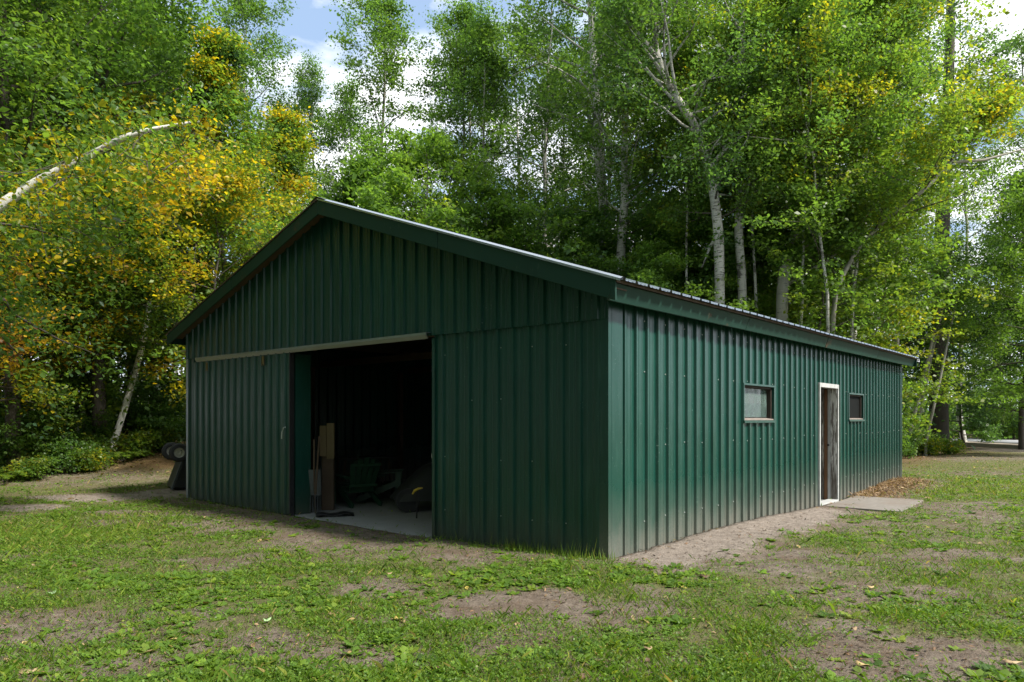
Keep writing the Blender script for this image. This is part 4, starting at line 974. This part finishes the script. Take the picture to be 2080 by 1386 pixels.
hero('pine_tree', [(1908, 905, .47), (1906, 780, .44), (1908, 640, .40), (1913, 480, .35), (1920, 330, .31), (1926, 200, .27), (1930, 60, .22), (1934, -150, .1)], 36, 'tall straight dark pine trunk at the far edge of the right lawn', M_BARK, .16, 0, 107, .60, 3.0, hvar=.05, leaf=.12, nlimb=24, keep=.7, shape='wide', rise=.15,
     forks=([(1922, 268, .07), (1945, 262, .06), (1990, 250, .03)], [(1924, 215, .07), (1950, 205, .05), (2000, 190, .03)], [(1925, 290, .06), (1900, 300, .04), (1870, 305, .02)]))
for i, (pts, d, lab) in enumerate((
        ([(1842, 905, .075), (1868, 800, .07), (1882, 745, .065), (1915, 600, .05), (1935, 500, .03)], 30, 'first leaning grey pole leftmost beside the pine trunk'),
        ([(1858, 905, .07), (1876, 800, .065), (1892, 720, .06), (1912, 640, .05), (1940, 520, .03)], 30.5, 'second leaning grey pole close beside the pine trunk'),
        ([(1880, 900, .06), (1896, 830, .055), (1912, 760, .05), (1928, 680, .04), (1945, 600, .02)], 29, 'leaning pole crossing in front of the dark pine trunk'))):
    hero('leaning_birch', pts, d, lab, M_ASPEN, .3, 0, 120+i, .75, .9, nlimb=8, per=14)
hero('birch_tree', [(138, 945, .075), (162, 860, .075), (190, 765, .075), (212, 690, .07), (232, 600, .06), (250, 500, .05), (262, 380, .03)], 19, 'first slim white birch stem leaning right on the left bank', M_YOUNG, .5, 0, 130, .55, 1.5, hvar=.14, nlimb=18, per=20)
hero('birch_tree', [(222, 928, .085), (250, 840, .085), (275, 755, .08), (293, 690, .075), (303, 610, .07), (312, 500, .05), (318, 380, .03)], 18.6, 'second slim white birch stem leaning right, nearest the shed', M_YOUNG, .5, 0, 131, .6, 1.6, hvar=.14, nlimb=18, per=20)
hero('birch_tree', [(243, 900, .06), (255, 800, .06), (268, 715, .055), (280, 600, .05), (290, 480, .03)], 23, 'thin pale birch stem behind the two leaning white stems', M_YOUNG, .4, 0, 132, .6, 1.5, nlimb=14, per=18)
# the bent birch that reaches in from the left, with its own large leaves
def bent_birch():
    d = 9.6
    arc = [(-520, 960, .14), (-470, 820, .135), (-390, 690, .125), (-270, 580, .115), (-130, 500, .105), (-10, 425, .074), (70, 372, .064), (150, 332, .056), (205, 305, .050), (250, 280, .041), (300, 265, .033), (350, 256, .025), (405, 247, .02)]
    o_ = hero('bent_birch', arc, d, 'bent white birch arching into the picture from the left with yellow leaves', M_YOUNG, .54, 0, 140, .30, 1.6, hvar=.16, leaf=.07, per=24, nlimb=24, nsub=6, fine=True, spread=.26, rise=-.35, limb=.14,
         dd=[0, .1, .1, 0, -.1, 0, .1, .1, .1, 0, 0, 0, 0], forks=([(205, 303, .02), (215, 290, .016), (262, 270, .008)], [(205, 306, .018), (240, 305, .014), (268, 315, .006)], [(0, 455, .02), (60, 462, .016), (140, 488, .008), (150, 500, .004)], [(-30, 560, .03), (30, 640, .02), (120, 690, .012), (200, 722, .005)], [(-60, 620, .02), (10, 690, .012), (55, 740, .006)]))
bent_birch()

# ------------------------------------------------------------------ shrubs and ferns along the wood's edge
for i, (x, d, kd, s, lab) in enumerate((
        (25, 16.8, 'shrubB', 1.1, 'yellow green bush at the left border of the lawn'), (95, 17.4, 'shrubA', .8, 'leafy bush second from the left border of the lawn'),
        (160, 18.0, 'shrubA', .9, 'dark bush at the foot of the first leaning white stem'), (215, 18.2, 'shrubB', 1.0, 'low bush at the foot of the second leaning white stem'),
        (280, 18.8, 'shrubB', 1.1, 'low bush on the leaf covered bank left of the cart'), (320, 20.2, 'shrubA', .9, 'bush in the shade just behind the tipped cart'),
        (40, 19.5, 'shrubC', 1.0, 'tall dark bush behind the yellow green bush on the left'), (130, 20.6, 'shrubC', 1.1, 'tall dark bush behind the first leaning white stem'),
        (250, 21, 'shrubC', 1.0, 'tall dark bush behind the second leaning white stem'), (-70, 17.5, 'shrubC', 1.0, 'tall bush cut by the left border'),
        (60, 15.9, 'shrubB', .8, 'low leafy bush in front of the yellow green bush on the left'), (130, 16.6, 'shrubA', .7, 'leafy bush in front of the first leaning white stem'), (185, 17.0, 'shrubB', .9, 'low leafy bush between the two leaning white stems'),
        (-20, 16.2, 'shrubA', .9, 'leafy bush half cut by the left border'), (290, 22.5, 'shrubC', 1.0, 'tall green bush in the wood left of the shed corner'), (350, 23, 'shrubC', 1.1, 'tall green bush behind the cart against the wood'),
        (1858, 30, 'shrubA', .9, 'dark bush at the foot of the leaning poles by the shed corner'), (1885, 29.5, 'shrubB', 1.2, 'low bush in front of the pine trunk'),
        (1925, 30, 'shrubB', 1.1, 'low bush just right of the pine trunk'), (1842, 27, 'shrubA', .8, 'bush behind the far corner of the shed'),
        (1960, 47, 'shrubC', 1.0, 'dark hedge bush across the road nearest the pine'), (2030, 44, 'shrubC', 1.1, 'dark hedge bush across the road in the middle'), (2090, 43, 'shrubC', 1.0, 'dark hedge bush across the road at the right border'))):
    t = T(kd, 'shrub', x, d, s, lab, i*1.1, 'bushes along the edge of the wood', 'bush')
    t.children[0].name = 'stems'; t.children[1].name = 'foliage'
for i, (x, d, lab) in enumerate(((60, 16.2, 'light green fern at the edge of the lawn on the far left'), (250, 18.0, 'fern beside the foot of the second leaning stem'), (10, 15.6, 'pale fern cut by the left border'))):
    t = T('fern', 'fern', x, d, 1.0, lab, i*1.0, 'ferns along the edge of the wood', 'fern'); t.children[0].name = 'stems'; t.children[1].name = 'fronds'

# ------------------------------------------------------------------ the far wood, one mass
def far_wood():
    rng = np.random.default_rng(77); Cs, hs, vs, pol = [], [], [], []
    for i in range(300):
        d = rng.uniform(35, 72); x = rng.uniform(-.95*d-6, .95*d+6)
        X, Y = to_local(x, d)
        if x > 14 and d < 52 and 17 < x < 40: continue
        if -2 < X < L+4 and Y < W+3: continue
        pxx = 1040+x*F_PX/d
        H = rng.uniform(13, 17)*(1.05 if pxx > 880 else 1.1 if pxx < 380 else .80); R = rng.uniform(1.6, 2.6); n = 620
        u = rng.normal(size=(n, 3)); u /= np.linalg.norm(u, axis=1)[:, None]; rr = rng.uniform(.25, 1, n)**.6
        c = u*rr[:, None]*np.array([R, R, H*.36])+np.array([x, d, H*.66])
        k = fbm(c[:, 0]*1.0+c[:, 1]*.7, c[:, 2]*1.0, 1.1, i)
        c = c[k > .45]; Cs.append(c); hs.append(np.clip(rng.normal(rng.choice([.20, .30, .42, .5]), .05, len(c)), 0, 1)); vs.append(rng.normal(1, .15, len(c)))
        g = .5 if x < -6 else 0
        pol.append((np.array([[x, d, g-.2], [x+rng.normal()*.15, d, H*.5], [x+rng.normal()*.3, d, H*.8]]), np.array([.12, .09, .03])*rng.uniform(.6, 1.2)))
    for i in range(410):                      # undergrowth
        d = rng.uniform(23, 62); x = rng.uniform(-.95*d-4, .95*d+4)
        if i >= 330: d = rng.uniform(50, 58); x = rng.uniform(22, 46)
        X, Y = to_local(x, d)
        if (-2 < X < L+3 and Y < W+2.5) or (12 < x < 42 and d < 49.5 and not (15 < x < 21 and d > 33)): continue
        n = 290; h = rng.uniform(1.2, 4.5)*(1.6 if x > 20 else 1); g = .5 if x < -6 else 0
        c = np.stack([x+rng.normal(size=n)*1.3, d+rng.normal(size=n)*.9, g+np.abs(rng.normal(size=n))*h*.5], 1); Cs.append(c)
        hs.append(np.clip(rng.normal(rng.choice([.12, .25, .4]), .06, n), 0, 1)); vs.append(rng.normal(1, .15, n))
    for i in range(150):                      # unseen ring added behind the viewpoint, blocking low sky light from the clearing
        a = rng.uniform(math.pi*1.02, math.pi*1.80) if i % 3 else math.pi*rng.uniform(.82, 1.05); d = rng.uniform(20, 36)
        x, y = d*math.cos(a), d*math.sin(a); n = 430; H = rng.uniform(14, 20)
        c = np.stack([x+rng.normal(size=n)*1.7, y+rng.normal(size=n)*1.7, rng.uniform(0, 1, n)**.9*H], 1); Cs.append(c)
        hs.append(np.clip(rng.normal(rng.choice([.12, .22, .33]), .06, n), 0, 1)); vs.append(rng.normal(1, .15, n))
        pol.append((np.array([[x, y, -.2], [x, y, H*.9]]), np.array([.12, .05])))
    C = np.concatenate(Cs); V1, F1, hh, vv = leaves(rng, C, .29, np.concatenate(hs), np.concatenate(vs))
    pa = [p for i, p in enumerate(pol) if i % 3 == 0]; pb = [p for i, p in enumerate(pol) if i % 3 == 1]; pd = [p for i, p in enumerate(pol) if i % 3 == 2]
    V = [V1]; F = [F1]; mi = [np.zeros(len(F1), int)]; b = len(V1)
    for j, pp in enumerate((pa, pb, pd)):
        v_, f_ = ring_tubes(pp, 6); V.append(v_); F.append(f_+b); mi.append(np.full(len(f_), j+1)); b += len(v_)
    V = np.concatenate(V); ex = np.zeros(len(V)-len(hh))
    me = np_mesh('distant_wood', V, F, [M_LEAF, M_BIRCH, M_ASPEN, M_BARK], np.concatenate(mi), {'hue': np.r_[hh, ex], 'val': np.r_[vv, ex+1]})
    set_props(link('distant_wood', me), kind='stuff'); return len(C)
nfar = far_wood()

# ------------------------------------------------------------------ grass, weeds, litter
rng = np.random.default_rng(5)
def scatter(n, dmin, dmax, power=1.0):
    u = rng.uniform(size=n); d = (dmin**(1-power)*(1-u)+dmax**(1-power)*u)**(1/(1-power)) if power != 1 else dmin*(dmax/dmin)**u
    x = rng.uniform(-1, 1, n)*(.76*d+1.2); return x, d
def usable(x, y):
    X, Y = to_local(x, y); return ~((X > -.02) & (X < L+.02) & (Y > -.03) & (Y < W+.02))
def on_board(x, y):
    X, Y = to_local(x, y); return (np.abs(X-7.35) < 1.0) & (np.abs(Y+.68) < .58)
def lawn(x, y):                          # how grassy the place is, 0..1
    b, s, f, ins = covers(x, y); g = (1-b)*(1-s)*(1-f*.93)
    return np.where(ins | on_board(x, y), 0, g), s, f
def grass():
    x, y = scatter(900000, 3.2, 32, 1.35); g, s, f = lawn(x, y)
    cl = sstep(.34, .66, fbm(x, y, 2.6, 21, 5))
    sun_patch = np.maximum(ell(x, y, 110, 1085, 270, 45), np.maximum(ell(x, y, 1960, 985, 190, 26), ell(x, y, 270, 1048, 90, 16)))  # sunlit parts of the lawn, put in as denser, taller, yellower blades
    p = np.clip(g*(.12+.75*cl)+sun_patch*.5*(g > .1), .012*(s < .4), 1); k = rng.uniform(size=len(x)) < p; x, y, sun_patch = x[k], y[k], sun_patch[k]; n = len(x)
    h = rng.gamma(3.0, .0076, n)*(1+.35*sun_patch)*(.7+.6*fbm(x, y, .9, 5)); far = np.clip(y/10, .7, 2.0); w = .0027*far*rng.uniform(.7, 1.4, n)
    a = rng.uniform(0, 2*np.pi, n); ln = rng.uniform(.2, 1.3, n)*h; a2 = rng.uniform(0, 2*np.pi, n); z = gz(x, y)-.004
    b = np.stack([x, y, z], 1); sd = np.stack([np.cos(a), np.sin(a), 0*a], 1)*w[:, None]; tip = b+np.stack([np.cos(a2)*ln, np.sin(a2)*ln, h], 1)
    mid = b+np.stack([np.cos(a2)*ln*.33, np.sin(a2)*ln*.33, h*.62], 1)
    V = np.stack([b-sd, b+sd, mid+sd*.75, tip], 1).reshape(-1, 3); F = np.arange(n)[:, None]*4+np.array([[0, 1, 2, 3]])
    if True:                                     # taller blades left standing along the foot of the front wall
        m = 900; Yt = np.where(rng.uniform(size=m) < .55, rng.uniform(-.15, 1.3, m), rng.uniform(-.1, 9.3, m)); Xt = -np.abs(rng.normal(0, .10, m))-.05
        Yt = np.where((Yt > 2.4) & (Yt < 5.8), rng.uniform(-.1, 2.3, m), Yt); p_ = np.array([CX, CY])+Xt[:, None]*SD+Yt[:, None]*FD
        x2, y2 = p_[:, 0], p_[:, 1]; h2 = rng.gamma(4, .018, m); a = rng.uniform(0, 6.28, m); b2 = np.stack([x2, y2, gz(x2, y2)-.005], 1); lean_ = np.stack([np.cos(a)*h2*.35, np.sin(a)*h2*.35, h2], 1)
        s2 = np.stack([np.sin(a), -np.cos(a), 0*a], 1)*.003
        V = np.concatenate([V, np.stack([b2-s2, b2+s2, b2+lean_*.6+s2*.7, b2+lean_], 1).reshape(-1, 3)]); n += m; sun_patch = np.r_[sun_patch, np.zeros(m)]; F = np.arange(n)[:, None]*4+np.array([[0, 1, 2, 3]])
    hue = np.clip(rng.normal(.32, .13, n)+(rng.uniform(size=n) < .07)*.42+.12*sun_patch, 0, 1); val = np.clip(rng.normal(1, .18, n), .5, 1.6)
    me = np_mesh('grass', V, [F], [M_GRASS], attrs={'hue': np.repeat(hue, 4), 'val': np.repeat(val, 4)}); set_props(link('grass', me), kind='stuff'); return n
def weeds():
    # rosettes of broad leaves
    x, y = scatter(30000, 3.2, 14, 1.45); g, s, f = lawn(x, y); cl = sstep(.42, .66, fbm(x, y, 1.3, 61))
    k = rng.uniform(size=len(x)) < g*cl*.75+.015*(s < .3)*(f < .3)*(g > .02); x, y = x[k], y[k]; m = 7; N_ = len(x)
    x = np.repeat(x, m); y = np.repeat(y, m); n = len(x); size = np.repeat(np.minimum(rng.gamma(5, .0105, N_)+.012, .085), m)*rng.uniform(.6, 1.1, n)
    a = np.tile(np.arange(m)*2.4, N_)+np.repeat(rng.uniform(0, 6.28, N_), m)+rng.normal(size=n)*.3; e = rng.uniform(.08, .5, n)
    z = gz(x, y); o = np.stack([x, y, z], 1); d = np.stack([np.cos(a)*np.cos(e), np.sin(a)*np.cos(e), np.sin(e)], 1); sdv = np.stack([-np.sin(a), np.cos(a), 0*a], 1)
    up = np.cross(d, sdv)*-1; s_ = size[:, None]; w = rng.uniform(.2, .36, n)[:, None]*s_
    V = np.stack([o+d*.006, o+d*s_*.35+sdv*w*.8+up*.004, o+d*s_*.75+sdv*w*.9-[0, 0, .003], o+d*s_*1.05-up*s_*.10-np.array([0, 0, 1])*s_*.12, o+d*s_*.75-sdv*w*.9-[0, 0, .003], o+d*s_*.35-sdv*w*.8+up*.004], 1).reshape(-1, 3)
    i = np.arange(n)[:, None]*6; F = np.concatenate([i+np.array([[0, 1, 2, 3]]), i+np.array([[0, 3, 4, 5]])])
    hue = np.repeat(np.clip(np.repeat(rng.normal(.33, .11, N_), m)+rng.normal(size=n)*.04, 0, .62), 6); val = np.repeat(np.clip(np.repeat(rng.normal(1, .15, N_), m)+rng.normal(size=n)*.08, .5, 1.6), 6)
    # small ground cover between them
    x, y = scatter(480000, 3.2, 20, 1.35); g, s, f = lawn(x, y); cl = sstep(.36, .66, fbm(x, y, 2.4, 33))
    k = rng.uniform(size=len(x)) < np.clip(g*(.06+cl*.75), .006*(s < .4), 1); x, y = x[k], y[k]; n2 = len(x)
    C = np.stack([x, y, gz(x, y)+rng.gamma(2, .009, n2)+.004], 1)
    far = np.clip(y/8, .8, 2.2)
    V2, F2, h2, v2 = leaves(rng, C, .020*far, np.clip(rng.normal(.30, .11, n2), 0, .7), np.clip(rng.normal(1, .18, n2), .5, 1.6), .75, 0, 1.3)
    me = np_mesh('ground_weeds', np.concatenate([V, V2]), [F, F2+len(V)], [M_GRASS], attrs={'hue': np.r_[hue, h2], 'val': np.r_[val, v2]}); set_props(link('ground_weeds', me), kind='stuff'); return n+n2
def litter():
    x, y = scatter(30000, 3.2, 30, 1.1); b, s, f, ins = covers(x, y); X, Y = to_local(x, y)
    edge = np.exp(-((y-18.5)/2.2)**2)*sstep(-3, -6, x); p = .016+.50*edge+.25*f+.10*sstep(24, 29, y)+.12*sstep(-2.5, -.5, Y)*sstep(5, 8, X)
    k = (rng.uniform(size=len(x)) < p) & ~ins & ~on_board(x, y); x, y = x[k], y[k]; n = len(x); C = np.stack([x, y, gz(x, y)+.012], 1)
    V, F, h, v = leaves(rng, C, np.where(y > 12, .085, .045), np.clip(rng.normal(.84, .10, n), .64, 1), np.clip(rng.normal(1, .2, n), .5, 1.5), .6, 0, 2.6, True)
    # twigs and chips
    x, y = scatter(60000, 3.2, 16, 1.3); b, s, f, ins = covers(x, y); X, Y = to_local(x, y); foot = np.exp(-((Y+.12)/.12)**2)*(X > -.2)*(X < 9)
    k = (rng.uniform(size=len(x)) < .12+.4*b+.12*s+.6*foot) & ~ins & ~on_board(x, y); x, y = x[k], y[k]; m = len(x)
    V2, F2, h2, v2 = leaves(rng, np.stack([x, y, gz(x, y)+.006], 1), rng.uniform(.01, .045, m), np.clip(rng.normal(.97, .05, m), .8, 1), np.clip(rng.normal(.75, .38, m), .2, 1.9), .25, 0, 3.0)
    me = np_mesh('fallen_leaves', np.concatenate([V, V2]), [F, F2+len(V)], [M_LITTER], attrs={'hue': np.r_[h, h2], 'val': np.r_[v, v2]}); set_props(link('fallen_leaves', me), kind='stuff')
def straw():
    n = 9000; X = rng.normal(10.6, 1.3, n); Y = -np.abs(rng.normal(0, .32, n))-.03; k = (X > 7.9) & (X < 13.5); X, Y = X[k], Y[k]; n = len(X)
    p = np.array([CX, CY])+X[:, None]*SD+Y[:, None]*FD; C = np.c_[p, gz(p[:, 0], p[:, 1])+rng.uniform(.0, .08, n)*np.exp(-(Y/.4)**2)]
    V, F, h, v = leaves(rng, C, rng.uniform(.05, .16, n), np.clip(rng.normal(.91, .06, n), .8, 1), np.clip(rng.normal(1.0, .3, n), .4, 1.8), .08, -.1, .9)
    me = np_mesh('dry_straw', V, [F], [M_LITTER], attrs={'hue': h, 'val': v}); set_props(link('dry_straw', me), kind='stuff')
ng = grass(); nw = weeds(); litter(); straw()

# fallen leaves large enough to pick out
def big_leaf(pxx, py, size, hue, label, val=1.0, lobes=False):
    d = (CAM_H+.02)*F_PX/(py-HZ); p = px(pxx, py, d); z = float(gz(p[0], d)); r = np.random.default_rng(int(pxx)); n = 14
    th = np.arange(n)*2*np.pi/n; rad = size*.5*(1+.25*np.cos(th)+ (.28*np.cos(5*th) if lobes else .05*np.cos(7*th)))
    V = np.stack([rad*np.cos(th), rad*np.sin(th)*.75, .012+.007*np.cos(2*th+1)+r.normal(size=n)*.003], 1); V = np.vstack([V, [[0, 0, .012]]])
    F = np.array([[i, (i+1) % n, n] for i in range(n)])
    t = link('fallen_leaf', np_mesh('fallen_leaf', V, [F], [M_LITTER], attrs={'hue': np.full(n+1, hue), 'val': np.full(n+1, val)}))
    t.location = (p[0], d, z+.012); t.rotation_euler = (0, 0, r.uniform(0, 6.28)); set_props(t, label, 'leaf', 'single fallen leaves on the lawn')
    mdf = t.modifiers.new('thickness', 'SOLIDIFY'); mdf.thickness = .0015
for a in ((106, 1208, .085, .1, 'pale grey green fallen leaf lying near the left border', 2.6), (62, 1380, .085, .84, 'orange fallen leaf at the bottom left corner'), (541, 1281, .06, .1, 'whitish crumpled leaf left of the middle foreground', 4.0),
          (1434, 1184, .10, .97, 'curled brown leaf on the lawn in front of the long side wall', 1.0), (790, 1171, .06, .86, 'tan lobed leaf on the grass before the doorway', 1, True), (592, 1198, .055, .93, 'reddish brown lobed leaf left of the tan leaf', 1, True),
          (347, 1180, .06, .93, 'orange brown lobed leaf near the left end of the front wall lawn', 1, True), (150, 1152, .07, .92, 'dull orange leaf on the sunny grass at the left', 1, True), (2052, 1357, .08, .84, 'tan lobed leaf at the bottom right corner', 1.2, True),
          (1748, 1366, .07, .8, 'pale tan leaf on bare soil at the bottom right', 1.5), (1318, 1327, .06, .86, 'small tan leaf in the weeds right of the middle foreground'), (1734, 1296, .05, .86, 'small tan leaf above the bare soil patch at the right'),
          (807, 1273, .06, .72, 'pale yellow leaf in the weeds right of the whitish leaf', 1.3), (1770, 1201, .055, .82, 'pale leaf on bare earth beyond the bright weeds at the right', 1.5)):
    big_leaf(*a)
print('leaves', TREE_N, 'far', nfar, 'grass', ng, 'weeds', nw, 'bytes')
